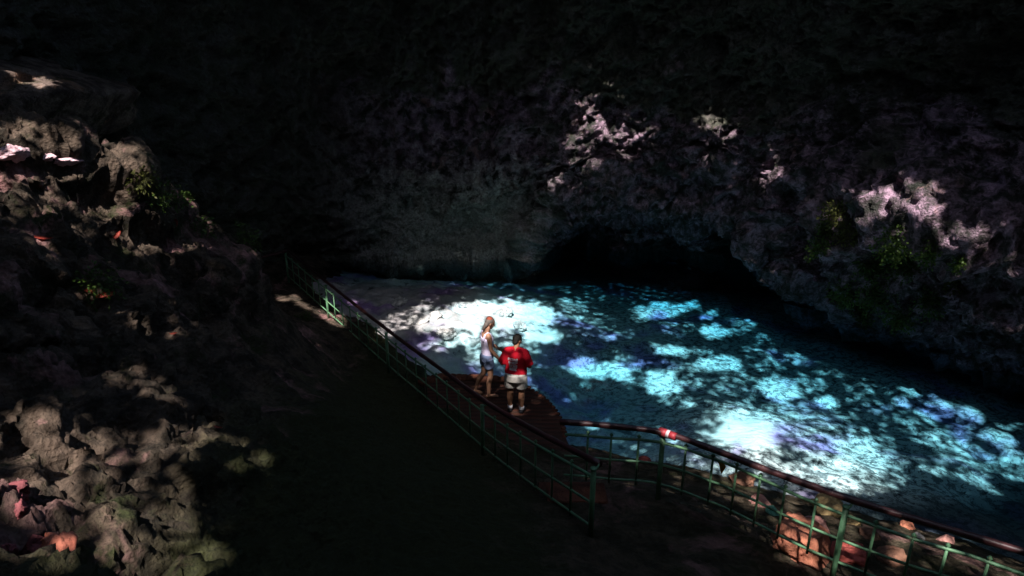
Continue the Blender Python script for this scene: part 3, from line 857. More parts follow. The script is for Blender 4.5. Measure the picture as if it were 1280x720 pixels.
I4 = Matrix.Identity(4)
def person1():
    feet = at_z(610, 494, PZ)
    root = empty('person', (feet.x, feet.y, PZ), R(-72))
    tag(root, 'barefoot person in lavender tank top and blue grey shorts stepping to the right', 'person')
    bm = bmesh.new()
    ell(bm, (0, -0.01, 0.95), (0.155, 0.118, 0.125)); ell(bm, (0, -0.055, 0.90), (0.14, 0.085, 0.10))
    ell(bm, (0, 0.0, 1.10), (0.135, 0.098, 0.15)); ell(bm, (0, -0.005, 1.29), (0.160, 0.115, 0.17)); ell(bm, (0, -0.02, 1.39), (0.165, 0.095, 0.085))
    cone_cap(bm, (0, -0.025, 1.42), 0.062, (0, 0.025, 1.56), 0.053)
    for sx in (-1, 1): cone_cap(bm, (sx * 0.06, -0.02, 1.46), 0.045, (sx * 0.175, -0.015, 1.425), 0.058)
    rot = Matrix.Rotation(R(-24), 3, 'X')
    q = head(bm, (0, 0.065, 1.655), rot, 1.02)
    limb(bm, [((0.185, -0.015, 1.42), 0.056), ((0.205, 0.0, 1.28), 0.049), ((0.215, 0.03, 1.13), 0.040), ((0.21, 0.10, 1.03), 0.041), ((0.20, 0.20, 0.905), 0.027)])
    hand(bm, (0.198, 0.21, 0.895), (-0.05, 0.55, -0.7), (-0.9, 0.1, -0.1), (0, 0.7, 0.6), 1.0, 0.45)
    limb(bm, [((-0.185, -0.015, 1.42), 0.056), ((-0.205, 0.02, 1.28), 0.049), ((-0.21, 0.07, 1.14), 0.040), ((-0.19, 0.16, 1.07), 0.041), ((-0.16, 0.28, 0.99), 0.027)])
    hand(bm, (-0.158, 0.29, 0.985), (0.1, 0.8, -0.5), (0.9, 0.1, -0.1), (0, 0.5, 0.8), 1.0, 0.6)
    limb(bm, [((0.09, -0.01, 0.90), 0.092), ((0.098, 0.02, 0.68), 0.075), ((0.10, 0.035, 0.50), 0.056), ((0.10, -0.005, 0.34), 0.057), ((0.10, -0.01, 0.20), 0.042), ((0.10, -0.01, 0.09), 0.036)])
    foot(bm, (0.10, -0.045, 0.036), (0.112, 0.125, 0.026), (0.118, 0.19, 0.016))
    limb(bm, [((-0.09, -0.01, 0.90), 0.092), ((-0.098, -0.03, 0.69), 0.075), ((-0.10, -0.06, 0.51), 0.056), ((-0.10, -0.15, 0.37), 0.057), ((-0.10, -0.20, 0.26), 0.042), ((-0.10, -0.235, 0.16), 0.036)])
    foot(bm, (-0.10, -0.26, 0.105), (-0.11, -0.13, 0.028), (-0.114, -0.065, 0.016))
    remesh_obj('body', bm, M['skin1'], root, 0.0065, 3)
    eyes(q, rot, 1.02, root, I4)
    # tank top
    bm = bmesh.new()
    loft(bm, [(0.93, 0, -0.012, 0.168, 0.130), (1.02, 0, 0, 0.158, 0.122), (1.12, 0, 0, 0.152, 0.116), (1.24, 0, -0.004, 0.174, 0.128), (1.31, 0, -0.007, 0.174, 0.128), (1.36, 0, -0.014, 0.150, 0.118)])
    for sx in (-1, 1):
        for yy, zz in ((0.085, 1.33), (-0.115, 1.33)):
            limb(bm, [((sx * 0.105, yy, zz), 0.028), ((sx * 0.11, yy * 0.55 - 0.01, 1.45), 0.022), ((sx * 0.11, -0.018, 1.487), 0.020)])
    remesh_obj('tank_top', bm, M['lavender'], root, 0.008, 3)
    bm = bmesh.new()
    loft(bm, [(1.00, 0, -0.004, 0.160, 0.124), (0.93, 0, -0.02, 0.176, 0.142), (0.84, 0, -0.02, 0.182, 0.142)])
    frustum(bm, (0.092, -0.012, 0.90), 0.112, (0.10, 0.014, 0.70), 0.108); frustum(bm, (-0.092, -0.012, 0.90), 0.112, (-0.10, -0.035, 0.70), 0.108)
    remesh_obj('shorts', bm, M['bluegrey'], root, 0.009, 3)
    bm = bmesh.new()
    ell(bm, q(0, -0.022, 0.030), (0.083, 0.094, 0.098), rot); ell(bm, q(0, -0.066, -0.045), (0.062, 0.045, 0.085), rot); ell(bm, q(0, -0.082, -0.13), (0.040, 0.028, 0.065), rot)
    remesh_obj('hair', bm, M['hair_grey'], root, 0.008, 2)
    bm = bmesh.new()
    ell(bm, q(0, -0.040, 0.078), (0.068, 0.075, 0.056), rot)
    remesh_obj('head_scarf', bm, M['bandana'], root, 0.008, 2)
    return root

def person2():
    feet = at_z(645, 514, PZ)
    root = empty('person', (feet.x, feet.y, PZ), R(-14))
    tag(root, 'stocky person from behind in red shirt, white print and beige shorts', 'person')
    bm = bmesh.new()
    k = 1.02
    ell(bm, (0, -0.03, 0.87), (0.190, 0.155, 0.14)); ell(bm, (0, 0.03, 1.02), (0.185, 0.155, 0.17)); ell(bm, (0, -0.005, 1.21), (0.190, 0.135, 0.17)); ell(bm, (0, -0.03, 1.31), (0.18, 0.105, 0.085))
    cone_cap(bm, (0, -0.03, 1.34), 0.068, (0.005, 0.02, 1.47), 0.060)
    for sx in (-1, 1): cone_cap(bm, (sx * 0.06, -0.03, 1.38), 0.052, (sx * 0.185, -0.02, 1.335), 0.066)
    rot = Matrix.Rotation(R(-34), 3, 'Z') @ Matrix.Rotation(R(-20), 3, 'X')
    q = head(bm, (0.015, 0.05, 1.565), rot, 1.0)
    limb(bm, [((0.20, -0.02, 1.32), 0.066), ((0.245, -0.03, 1.20), 0.058), ((0.275, -0.02, 1.06), 0.047), ((0.245, 0.07, 1.03), 0.046), ((0.16, 0.19, 1.02), 0.032)])
    hand(bm, (0.155, 0.20, 1.02), (-0.6, 0.7, 0.05), (-0.3, -0.3, -0.9), (0.3, 0.4, 0.6), 0.95, 0.8)
    limb(bm, [((-0.20, -0.02, 1.32), 0.066), ((-0.25, -0.03, 1.20), 0.058), ((-0.285, -0.01, 1.06), 0.047), ((-0.275, 0.09, 1.02), 0.046), ((-0.24, 0.20, 0.99), 0.032)])
    hand(bm, (-0.238, 0.21, 0.988), (-0.25, 0.9, -0.1), (0.9, 0.1, -0.3), (0.2, 0.2, 0.9), 0.95, 0.7)
    for sx in (-1, 1):
        limb(bm, [((sx * 0.10, -0.02, 0.82), 0.112), ((sx * 0.112, 0.0, 0.62), 0.088), ((sx * 0.116, 0.015, 0.46), 0.064), ((sx * 0.118, -0.02, 0.33), 0.068), ((sx * 0.118, -0.015, 0.19), 0.047), ((sx * 0.118, -0.015, 0.08), 0.040)])
        foot(bm, (sx * 0.118, -0.04, 0.04), (sx * 0.14, 0.11, 0.032), (sx * 0.15, 0.165, 0.025))
    remesh_obj('body', bm, M['skin2'], root, 0.0065, 3)
    eyes(q, rot, 1.0, root, I4)
    bm = bmesh.new()
    loft(bm, [(0.86, 0, 0.0, 0.222, 0.192), (0.92, 0, 0.0, 0.222, 0.190), (1.03, 0, 0.02, 0.212, 0.180), (1.16, 0, 0.0, 0.214, 0.162), (1.27, 0, -0.02, 0.208, 0.138), (1.335, 0, -0.028, 0.165, 0.108), (1.385, 0, -0.025, 0.088, 0.080)])
    for sx in (-1, 1):
        limb(bm, [((sx * 0.055, -0.03, 1.385), 0.068), ((sx * 0.185, -0.02, 1.335), 0.084)])
        frustum(bm, (sx * 0.175, -0.02, 1.335), 0.084, (sx * 0.275, -0.026, 1.085), 0.092)
    shirt = remesh_obj('shirt', bm, M['redshirt'], root, 0.009, 4)
    # block of white print on the back (too small to read in the photograph): rows of worn strokes
    bv = BVHTree.FromPolygons([v.co.copy() for v in shirt.data.vertices], [p.vertices[:] for p in shirt.data.polygons])
    bm = bmesh.new()
    rng = random.Random(5)
    def patch(x0, x1, z0, z1):
        nx, nz_ = 4, 3
        gv = []
        for i in range(nx):
            for j in range(nz_):
                h_ = bv.ray_cast(Vector((x0 + (x1 - x0) * i / (nx - 1), -1.0, z0 + (z1 - z0) * j / (nz_ - 1))), Vector((0, 1, 0)))
                if h_[0] is None: return
                gv.append(bm.verts.new(h_[0] + h_[1] * 0.003))
        for i in range(nx - 1):
            for j in range(nz_ - 1):
                bm.faces.new((gv[i * nz_ + j], gv[(i + 1) * nz_ + j], gv[(i + 1) * nz_ + j + 1], gv[i * nz_ + j + 1]))
    for r_ in range(4):
        z1 = 1.255 - r_ * 0.068; z0 = z1 - 0.056
        xl = -0.135 + 0.012 * r_; xr = 0.075 - 0.006 * r_
        nlet = 4
        w_ = (xr - xl) / nlet
        for g in range(nlet):
            a = xl + g * w_ + 0.003; b = a + w_ - 0.006
            st = 0.014
            patch(a, a + st, z0, z1)
            if rng.random() < 0.75: patch(a + st, b, z1 - st, z1)
            if rng.random() < 0.75: patch(a + st, b, (z0 + z1) / 2 - st / 2, (z0 + z1) / 2 + st / 2)
            if rng.random() < 0.75: patch(a + st, b, z0, z0 + st)
            if rng.random() < 0.7: patch(b - st, b, z0, z1)
    o = bm_obj('shirt_print', bm, M['print'], shirt)
    bm = bmesh.new()
    loft(bm, [(0.96, 0, 0.0, 0.196, 0.165), (0.88, 0, -0.03, 0.212, 0.185), (0.74, 0, -0.03, 0.222, 0.178)])
    for sx in (-1, 1): frustum(bm, (sx * 0.105, -0.02, 0.82), 0.128, (sx * 0.118, 0.0, 0.57), 0.122)
    remesh_obj('shorts', bm, M['beige'], root, 0.009, 3)
    bm = bmesh.new()
    ell(bm, q(0, -0.020, 0.032), (0.084, 0.098, 0.096), rot); ell(bm, q(0, -0.062, -0.035), (0.068, 0.048, 0.062), rot)
    remesh_obj('hair', bm, M['hair_dark'], root, 0.008, 2)
    for sx in (-1, 1):
        bm = bmesh.new(); frustum(bm, (sx * 0.118, -0.015, 0.06), 0.050, (sx * 0.118, -0.015, 0.145), 0.054)
        bm_obj('sock', bm, M['sock'], root)
        bm = bmesh.new()
        cone_cap(bm, (sx * 0.118, -0.05, 0.045), 0.050, (sx * 0.14, 0.12, 0.040), 0.050); ell(bm, (sx * 0.148, 0.16, 0.034), (0.050, 0.055, 0.036))
        remesh_obj('shoe', bm, M['shoe'], root, 0.009, 2)
    return root
P1 = person1()
P2 = person2()

# ------------------------------------------------------------------ plants
def leafmat(name, a, b):
    t = NT(name)
    c = t.mix(t.noise(6, 3), a, b)
    p = t.n('ShaderNodeBsdfPrincipled'); t.l(c, p.inputs['Base Color']); p.inputs['Roughness'].default_value = 0.5
    p.inputs['Specular IOR Level'].default_value = 0.3
    tl = t.n('ShaderNodeBsdfTranslucent'); t.l(c, tl.inputs['Color'])
    m = t.n('ShaderNodeMixShader'); m.inputs[0].default_value = 0.35
    t.l(p.outputs[0], m.inputs[1]); t.l(tl.outputs[0], m.inputs[2]); t.l(m.outputs[0], t.out.inputs['Surface'])
    return t.m
M['fern'] = leafmat('fern_green', (0.035, 0.075, 0.012), (0.07, 0.11, 0.02))
M['fern_y'] = leafmat('yellow_green_leaves', (0.075, 0.09, 0.022), (0.13, 0.13, 0.035))
M['sun_mask'] = leafmat('sun_mask_leaf', (0.020, 0.042, 0.010), (0.032, 0.055, 0.014))

def leafy(name, loc, nrm, size, n_, mat, label, seed, ls=0.05):
    rs = np.random.RandomState(seed)
    nrm = Vector(nrm).normalized()
    bm = bmesh.new()
    hub = bm.verts.new((0, 0, 0))
    for k in range(n_):
        a = Vector(rs.normal(size=3)).normalized()
        if a.dot(nrm) < 0: a = a - nrm * 2 * a.dot(nrm)
        c = a * size * (0.25 + 0.75 * rs.rand()) + Vector((0, 0, -0.25 * size * rs.rand()))
        d1 = (a + Vector(rs.normal(size=3)) * 0.6 + Vector((0, 0, -0.3))).normalized()
        d2 = d1.cross(Vector(rs.normal(size=3))).normalized()
        up = d1.cross(d2)
        L_, w_ = ls * (0.7 + 0.7 * rs.rand()), ls * 0.32
        p0 = bm.verts.new(c); p1 = bm.verts.new(c + d1 * L_ * 0.5 + d2 * w_ + up * 0.01); p2 = bm.verts.new(c + d1 * L_); p3 = bm.verts.new(c + d1 * L_ * 0.5 - d2 * w_ + up * 0.01)
        pm = bm.verts.new(c + d1 * L_ * 0.5)
        pb = bm.verts.new(c + d2 * 0.004)
        bm.faces.new((hub, p0, pb))
        bm.faces.new((p0, p1, pm)); bm.faces.new((p1, p2, pm)); bm.faces.new((p2, p3, pm)); bm.faces.new((p3, p0, pm))
    o = bm_obj(name, bm, M[mat])
    o.location = loc
    return tag(o, label, 'plant')

bv_wall = BVHTree.FromPolygons([Vector(v) for v in WALLV], wall_f.tolist())
bv_ground = BVHTree.FromPolygons([Vector(v) for v in GROUNDV], ground_f.tolist())
bv_bed = BVHTree.FromPolygons([Vector(v) for v in BEDV], bed_f.tolist())
TERR = (bv_wall, bv_ground, bv_bed)
def cast(o_, d_):
    best = (None, None, 1e9)
    for k, b in enumerate(TERR):
        h_ = b.ray_cast(o_, d_)
        if h_[0] is not None and h_[3] < best[2]: best = (h_[0], h_[1], h_[3])
    return best
PL = [(1046, 266, 0.42, 'fern_y', 'yellow green plant on the top left shoulder of the sunlit right rock'), (1062, 292, 0.38, 'fern_y', 'yellow leaved plant hanging in the bright pink lit part of the right rock'),
      (1026, 312, 0.36, 'fern', 'green plant on the left edge of the right rock above the dark grotto'), (1088, 330, 0.55, 'fern', 'dark green plant in the hollow of the right rock'),
      (1062, 362, 0.50, 'fern', 'green plant hanging low over the water at the nose of the right rock'), (1044, 366, 0.25, 'fern', 'small green tuft sticking out at the lowest left tip of the right rock'),
      (1098, 370, 0.5, 'fern', 'green plant along the lower lip of the right rock'), (1140, 330, 0.6, 'fern', 'dim green plant in the middle of the right rock'),
      (1160, 372, 0.5, 'fern', 'dim green plant low on the right rock near its right end'), (1196, 355, 0.3, 'fern_y', 'small yellow green plant beside the narrow lit strip of the right rock'),
      (1204, 330, 0.25, 'fern', 'small green plant in the upper part of the narrow lit strip'),
      (1120, 300, 0.5, 'fern', 'dark green plant under the pink lit arc of the right rock'), (1170, 312, 0.4, 'fern', 'dim green plant just left of the narrow lit strip'), (1128, 392, 0.45, 'fern', 'dim plant hanging from the underside of the right rock'),
      (1075, 395, 0.35, 'fern', 'green plant low at the waterside under the nose of the right rock'), (1036, 282, 0.3, 'fern', 'small green plant on the left rim of the pink lit arc'),
      (200, 240, 0.35, 'fern', 'green plant on the left ridge above the sunlit ledge'), (222, 250, 0.32, 'fern', 'green plant on the left ridge above the red patch'),
      (180, 222, 0.28, 'fern_y', 'yellow green plant on the pink lit crest of the left ridge'), (246, 284, 0.32, 'fern', 'dark green plant at the right end of the left ridge'),
      (120, 352, 0.35, 'fern', 'dark mossy plant above the red leaf on the left slope'), (300, 300, 0.4, 'fern', 'dim green plant behind the left ridge beside the dark wall'),
      (380, 400, 0.3, 'fern', 'dim green plant on the lit bank beyond the far railing')]
for k, (px, py, s, mt, lb) in enumerate(PL):
    h_ = cast(CAM, ray(px, py).normalized())
    if h_[0] is None: continue
    n_ = h_[1] if h_[1].dot(CAM - h_[0]) > 0 else -h_[1]
    leafy('fern_plant', h_[0], n_ + Vector((0, 0, 0.2)), s, int((330 if px > 900 else 200) * (s / 0.4) ** 1.5), mt, lb, 100 + k, 0.075 if px > 900 else 0.06)

# fallen red leaves on the left slope
M['redleaf'] = NT('red_leaf').done((0.42, 0.075, 0.05), 0.6, None, 0.3)
LV = [(224, 281, 0.13, 'curled red leaf on the right end of the left ridge'), (52, 302, 0.12, 'long red leaf low on the left edge of the ridge'), (108, 367, 0.12, 'red leaf lying on the dark left slope, left of a twin'),
      (132, 371, 0.12, 'orange red leaf lying on the dark left slope, right of its twin'), (146, 297, 0.10, 'thin red leaf in the dark crack below the ridge'),
      (218, 419, 0.05, 'tiny red leaf in the middle of the dark left slope'), (272, 538, 0.05, 'tiny pink leaf among the pale tufts at lower left')]
for k, (px, py, s, lb) in enumerate(LV):
    h_ = cast(CAM, ray(px, py).normalized())
    if h_[0] is None: continue
    n_ = h_[1] if h_[1].dot(CAM - h_[0]) > 0 else -h_[1]
    rs = np.random.RandomState(300 + k)
    n_ = (n_ + Vector((0, 0, 0.8))).normalized()
    u_ = n_.cross(Vector(rs.normal(size=3))).normalized(); v_ = n_.cross(u_)
    bm = bmesh.new(); rows = []
    for i in range(7):
        a = i / 6; w_ = s * 0.36 * math.sin(math.pi * (0.06 + 0.90 * a)) ** 0.8
        c = u_ * s * (a - 0.5) * 2 + n_ * (0.03 + 0.25 * s * (a - 0.5) ** 2 * 4)
        rows.append([bm.verts.new(c + v_ * w_ + n_ * w_ * 0.6), bm.verts.new(c), bm.verts.new(c - v_ * w_ + n_ * w_ * 0.5)])
    for a, b in zip(rows, rows[1:]):
        for j in (0, 1): bm.faces.new((a[j], a[j + 1], b[j + 1], b[j]))
    bmesh.ops.solidify(bm, geom=bm.faces[:], thickness=0.004)
    o = bm_obj('fallen_leaf', bm, M['redleaf']); o.location = h_[0]
    tag(o, lb, 'leaf')

# ------------------------------------------------------------------ cave roof: unseen, openings cut to aim the sun at MASK spots, leaves added to thin it
# (px, py, rx, ry, angle deg, amount)
MASK = [
 # water
 (612, 396, 62, 18, 0, 1.2), (560, 402, 36, 15, -10, 1.0), (664, 392, 38, 14, 5, 1.0), (672, 416, 26, 12, 10, 0.95), (585, 424, 28, 9, 0, 0.8), (545, 430, 22, 8, 0, 0.6), (505, 402, 30, 13, -10, 0.34), (478, 420, 20, 7, -10, 0.26), (535, 385, 20, 7, 0, 0.34), (620, 378, 30, 6, 0, 0.5),
 (712, 382, 26, 10, 0, 0.65), (730, 402, 30, 10, 0, 0.5), (828, 388, 40, 12, -8, 0.9), (862, 382, 16, 8, 0, 0.9), (888, 393, 14, 8, 0, 0.8), (894, 415, 22, 10, 0, 0.95), (850, 410, 30, 8, 0, 0.4), (930, 402, 20, 13, -15, 0.7), (972, 398, 12, 7, 0, 0.7), (985, 420, 24, 9, 0, 0.6), (1022, 416, 20, 9, 15, 1.0), (995, 404, 20, 8, 10, 0.7), (945, 440, 30, 10, 0, 0.45), (960, 425, 20, 8, 0, 0.4),
 (738, 462, 36, 13, 10, 1.0), (768, 465, 22, 12, 10, 1.0), (830, 480, 28, 20, 30, 1.0), (838, 438, 28, 9, 10, 0.9), (900, 455, 32, 11, 0, 0.9), (855, 462, 30, 10, 0, 0.6), (870, 440, 24, 8, 0, 0.5), (800, 455, 18, 10, 0, 0.5), (862, 503, 30, 4, -5, 0.5),
 (938, 538, 40, 27, 10, 1.35), (975, 487, 30, 17, 10, 1.0), (1010, 480, 20, 10, 10, 0.7), (1035, 502, 20, 6, 10, 1.1), (1000, 520, 42, 18, 15, 0.55), (1012, 552, 40, 18, 20, 0.65), (1075, 572, 42, 26, 15, 0.95), (1045, 598, 34, 14, 20, 0.9), (980, 585, 60, 12, 18, 0.75), (1040, 530, 40, 18, 15, 0.4),
 (1120, 460, 18, 9, 30, 1.0), (1135, 486, 22, 10, 25, 1.1), (1165, 492, 16, 9, 20, 0.6), (1182, 510, 22, 9, 20, 0.8), (1215, 520, 18, 9, 25, 0.9), (1248, 548, 22, 9, 30, 1.0), (1190, 560, 44, 22, 25, 0.5), (1216, 598, 20, 8, 10, 0.7), (1150, 530, 34, 20, 30, 0.35), (1270, 570, 16, 10, 20, 0.7), (1225, 575, 30, 16, 20, 0.5), (1262, 530, 14, 7, 0, 0.5),
 # faint broken light all over the pool, soft glow round the two brightest spots
 (640, 402, 150, 32, 3, 0.12), (720, 352, 210, 16, 2, 0.10), (690, 470, 60, 46, 0, 0.07), (975, 525, 100, 60, 15, 0.14), (1170, 535, 90, 60, 25, 0.08),
 (936, 540, 60, 38, 10, 0.60), (620, 398, 82, 22, 0, 0.45), (1075, 575, 62, 36, 15, 0.45), (840, 472, 80, 20, 5, 0.10), (980, 410, 60, 14, 0, 0.10),
 (760, 418, 36, 9, 0, 0.30), (790, 372, 70, 8, 0, 0.15), (1055, 445, 30, 14, 20, 0.35), (1090, 500, 40, 20, 20, 0.30),
 (1128, 505, 14, 6, 30, 0.8), (1160, 520, 16, 7, 25, 0.6), (1200, 540, 20, 9, 20, 0.6), (1265, 590, 16, 9, 20, 0.5), (1170, 590, 24, 9, 15, 0.5), (1230, 610, 20, 7, 10, 0.45), (1105, 445, 12, 6, 20, 0.7), (1085, 432, 16, 7, 20, 0.5),
 (905, 487, 20, 8, 0, 0.5), (925, 470, 26, 8, 0, 0.55), (780, 445, 18, 6, 0, 0.5), (870, 478, 22, 7, 0, 0.5), (795, 480, 18, 8, 10, 0.6), (960, 455, 22, 9, 0, 0.5), (1000, 450, 24, 9, 0, 0.5), (1040, 465, 20, 8, 10, 0.45),
 # back wall
 
 (742, 150, 26, 18, 40, 1.1), (768, 162, 34, 14, 10, 0.9), (748, 125, 14, 10, 0, 0.6), (800, 165, 18, 8, 0, 0.6), (725, 178, 18, 12, 0, 0.5), (735, 205, 26, 8, 0, 0.5), (702, 224, 18, 5, -20, 0.5), (690, 232, 8, 4, 0, 0.6), (780, 190, 14, 6, 30, 0.4),
 (890, 155, 22, 12, 25, 0.55), (908, 168, 12, 10, 0, 0.5), (960, 208, 14, 18, 0, 0.65), (930, 212, 24, 9, 10, 0.45), (885, 200, 14, 6, 20, 0.3),
 # right rock
 (1085, 260, 42, 14, -20, 0.95), (1130, 245, 36, 13, -8, 1.0), (1150, 258, 22, 12, 20, 0.7), (1060, 282, 24, 12, 20, 0.8), (1190, 292, 22, 10, 15, 0.6), (1220, 298, 14, 8, 10, 0.6), (1195, 330, 13, 24, 0, 0.6), (1206, 372, 10, 14, 0, 0.6), (1048, 320, 12, 9, 0, 0.6), (1078, 335, 18, 9, 0, 0.5), (1110, 338, 18, 7, 0, 0.35), (1095, 290, 20, 8, 0, 0.35), (1105, 402, 18, 6, 30, 0.25), (1275, 410, 16, 6, 0, 0.4), (1205, 422, 26, 4, 10, 0.15),
 # left slope
 (95, 190, 100, 22, 10, 0.42), (130, 235, 110, 44, 12, 0.34), (215, 262, 46, 40, 35, 0.32), (30, 230, 44, 34, 0, 0.25), (60, 575, 80, 60, 10, 0.34), (150, 640, 110, 60, 20, 0.22), (190, 690, 90, 36, 0, 0.28), (190, 556, 50, 14, 8, 0.30), (190, 305, 70, 12, 0, 0.25),
 (40, 196, 62, 7, 0, 1.4), (100, 203, 70, 9, 8, 0.9), (45, 165, 50, 12, 5, 0.40), (130, 185, 60, 10, 12, 0.55), (160, 212, 32, 11, 20, 0.85), (100, 225, 60, 18, 5, 0.25), (200, 245, 36, 16, 30, 0.45), (225, 280, 16, 16, 30, 0.9), (150, 255, 44, 26, 20, 0.28), (60, 240, 60, 30, 0, 0.18), (200, 300, 50, 12, 0, 0.28), (130, 292, 46, 4, 6, 0.45), (170, 315, 40, 6, 5, 0.22), (52, 302, 14, 8, 30, 0.7), (10, 265, 14, 5, 0, 0.4), (120, 370, 24, 7, 5, 0.85), (250, 270, 24, 30, 0, 0.15),
 (200, 405, 40, 10, 0, 0.12), (218, 419, 8, 4, 0, 0.5), (180, 480, 40, 14, 25, 0.12), (20, 545, 40, 38, 20, 0.50), (85, 545, 50, 16, 5, 0.42), (130, 550, 26, 12, 0, 0.40), (60, 590, 60, 26, 15, 0.32), (110, 620, 60, 24, 10, 0.18), (215, 548, 28, 16, 10, 0.5), (250, 540, 22, 12, 0, 0.45), (318, 576, 32, 9, -5, 0.55), (295, 550, 10, 4, 30, 0.4), (170, 670, 42, 30, 0, 0.42), (190, 700, 60, 18, 0, 0.35), (120, 680, 30, 20, 0, 0.3), (240, 690, 14, 16, 0, 0.35),
 (16, 618, 16, 22, 10, 0.9), (76, 692, 16, 22, 10, 1.3), (30, 685, 44, 10, 5, 0.6), (92, 652, 6, 5, 0, 0.6), (50, 640, 26, 18, 0, 0.35),
 (2, 60, 6, 16, 0, 1.2), (24, 88, 22, 5, 20, 0.6), (52, 100, 12, 4, 10, 1.2), (16, 92, 30, 9, 12, 0.7), (38, 98, 34, 8, 12, 0.8), (4, 70, 12, 20, 0, 0.9), (330, 330, 4, 3, 0, 0.5),
 (362, 372, 16, 5, 10, 0.9), (385, 385, 18, 5, 25, 0.8), (412, 396, 22, 7, 20, 1.0), (440, 378, 5, 4, 0, 0.6),
 # beside and below the right-hand railing
 (846, 580, 8, 26, 0, 0.25), (890, 590, 50, 18, 25, 0.40), (945, 615, 12, 30, 10, 0.65), (985, 640, 12, 30, 10, 0.5), (1020, 665, 40, 30, 25, 0.35), (1055, 670, 14, 34, 15, 0.5), (1130, 680, 14, 26, 15, 0.9), (1170, 690, 60, 24, 20, 0.35), (1250, 712, 40, 14, 15, 0.5), (770, 560, 40, 14, 5, 0.15),
 (1000, 685, 26, 22, 10, 0.7), (1030, 712, 26, 10, 0, 0.4), (948, 632, 16, 8, 0, 0.5), (966, 644, 10, 8, 0, 0.5), (1040, 642, 28, 10, 10, 0.4), (1012, 664, 20, 10, 0, 0.3), (1060, 700, 18, 16, 0, 0.45), (1132, 660, 10, 12, 0, 0.8), (1182, 676, 14, 7, 20, 0.7), (900, 582, 18, 12, 40, 0.5), (852, 557, 12, 5, 20, 0.8), (838, 543, 20, 6, 15, 0.8), (740, 530, 36, 4, 3, 0.5), (800, 534, 20, 3, 0, 0.4), (920, 620, 40, 10, 30, 0.3), (1120, 690, 14, 20, 0, 0.5), (1270, 715, 14, 8, 0, 0.8), (1250, 680, 20, 4, 10, 0.35), (1100, 662, 30, 6, 20, 0.4), (985, 610, 60, 8, 20, 0.3), (1080, 650, 60, 10, 20, 0.25),
 # people, soft dapples
 (644, 450, 24, 34, 0, 0.36), (604, 432, 18, 46, 0, 0.55), (680, 518, 12, 9, 0, 0.14), (646, 482, 20, 16, 0, 0.48), (646, 505, 16, 12, 0, 0.18), (606, 480, 18, 16, 0, 0.22),
]
def _boost(m):
    cx, cy, rx, ry, a, g = m
    if cy < 440 and cx > 1020 and (cx < 1100 or cy < 400) and cy < 345 + 0.2 * (cx - 1000): rx *= 1.2; ry *= 1.2; g = min(1.3, g * 1.5 + 0.15)
    elif cy < 345 and cx > 640 and g > 0.14: g = min(1.2, g * 1.45 + 0.1)              # walls
    if cx > 690 and 370 < cy < 515 and g < 0.72: g *= 0.62              # gaps between the bright islands
    if cx > 690 and 370 < cy < 515 and g >= 0.72: rx *= 0.88; ry *= 0.88
    if cx < 345: g = min(1.4, 0.48 + g * 0.85)                          # left slope
    return (cx, cy, rx, ry, a, g)
MASK = [_boost(m) for m in MASK]
def mask_at(px, py):
    q = np.stack([px / 26.0, py / 20.0, np.zeros_like(px)], 1)
    jx = px + 9 * fbm(q, 3, 201); jy = py + 6 * fbm(q, 3, 211)
    I = np.zeros(len(px))
    for cx, cy, rx, ry, ang, amp in MASK:
        a = math.radians(ang); ca, sa = math.cos(a), math.sin(a)
        dx, dy = jx - cx, jy - cy
        u = (dx * ca + dy * sa) / rx; v = (-dx * sa + dy * ca) / ry
        r_ = np.sqrt(u * u + v * v)
        I = np.maximum(I, amp * sstep(1.3, 0.7, r_))
    return I

# people and platform catch light too, railing boulders as well
def obj_bvh(objs):
    vs, fs = [], []
    for o_ in objs:
        mw = Matrix.LocRotScale(o_.location, o_.rotation_euler, None) if o_.parent is None else Matrix.LocRotScale(o_.parent.location, o_.parent.rotation_euler, None)
        b = len(vs)
        vs += [mw @ v.co for v in o_.data.vertices]
        fs += [tuple(b + i for i in p.vertices) for p in o_.data.polygons]
    return BVHTree.FromPolygons(vs, fs)
extra = [o_ for r_ in (P1, P2, platform, rail2) for o_ in r_.children] + [o_ for o_ in COL.objects if o_.parent is None and o_.type == 'MESH' and o_.name.split('.')[0] in ('boulder', 'stone', 'fallen_leaf', 'rock_outcrop')]
TERR = TERR + (obj_bvh(extra),)

RZ = 13.0
CS = 0.105                       # canopy cell
# find the roof cells whose sun ray ends on something the camera sees
STEP = 0.078
rx_ = np.arange(-17.5, 12.0, STEP); ry_ = np.arange(-9.0, 25.0, STEP)
hit_px, cells = [], []
down = -SUN
for i, x in enumerate(rx_):
    for j, y in enumerate(ry_):
        o_ = Vector((x, y, RZ - 1.0))
        h_ = cast(o_, down)
        if h_[0] is None: continue
        p = h_[0]
        v = p - CAM
        zf = v.y * cp - v.z * sp
        if zf < 1: continue
        px = 640 + FPX * v.x / zf
        py = 360 - FPX * (v.y * sp + v.z * cp) / zf
        if not (-30 < px < 1310 and -20 < py < 740): continue
        cells.append((i, j, p)); hit_px.append((px, py))
hp_ = np.array(hit_px)
I = mask_at(hp_[:, 0], hp_[:, 1])
# a cell counts only when the camera really sees that spot
keep = np.zeros(len(I), bool)
for k in np.nonzero(I > 0.03)[0]:
    p = cells[k][2]; v = p - CAM; L_ = v.length
    h_ = cast(CAM, v / L_)
    keep[k] = h_[0] is not None and abs(h_[2] - L_) < (0.95 if hp_[k, 0] < 345 else 0.5)
I = np.where(keep, I, 0)
IJ = np.array([(c[0], c[1]) for c in cells])
GI = np.zeros((len(rx_), len(ry_)))
GI[IJ[:, 0], IJ[:, 1]] = I

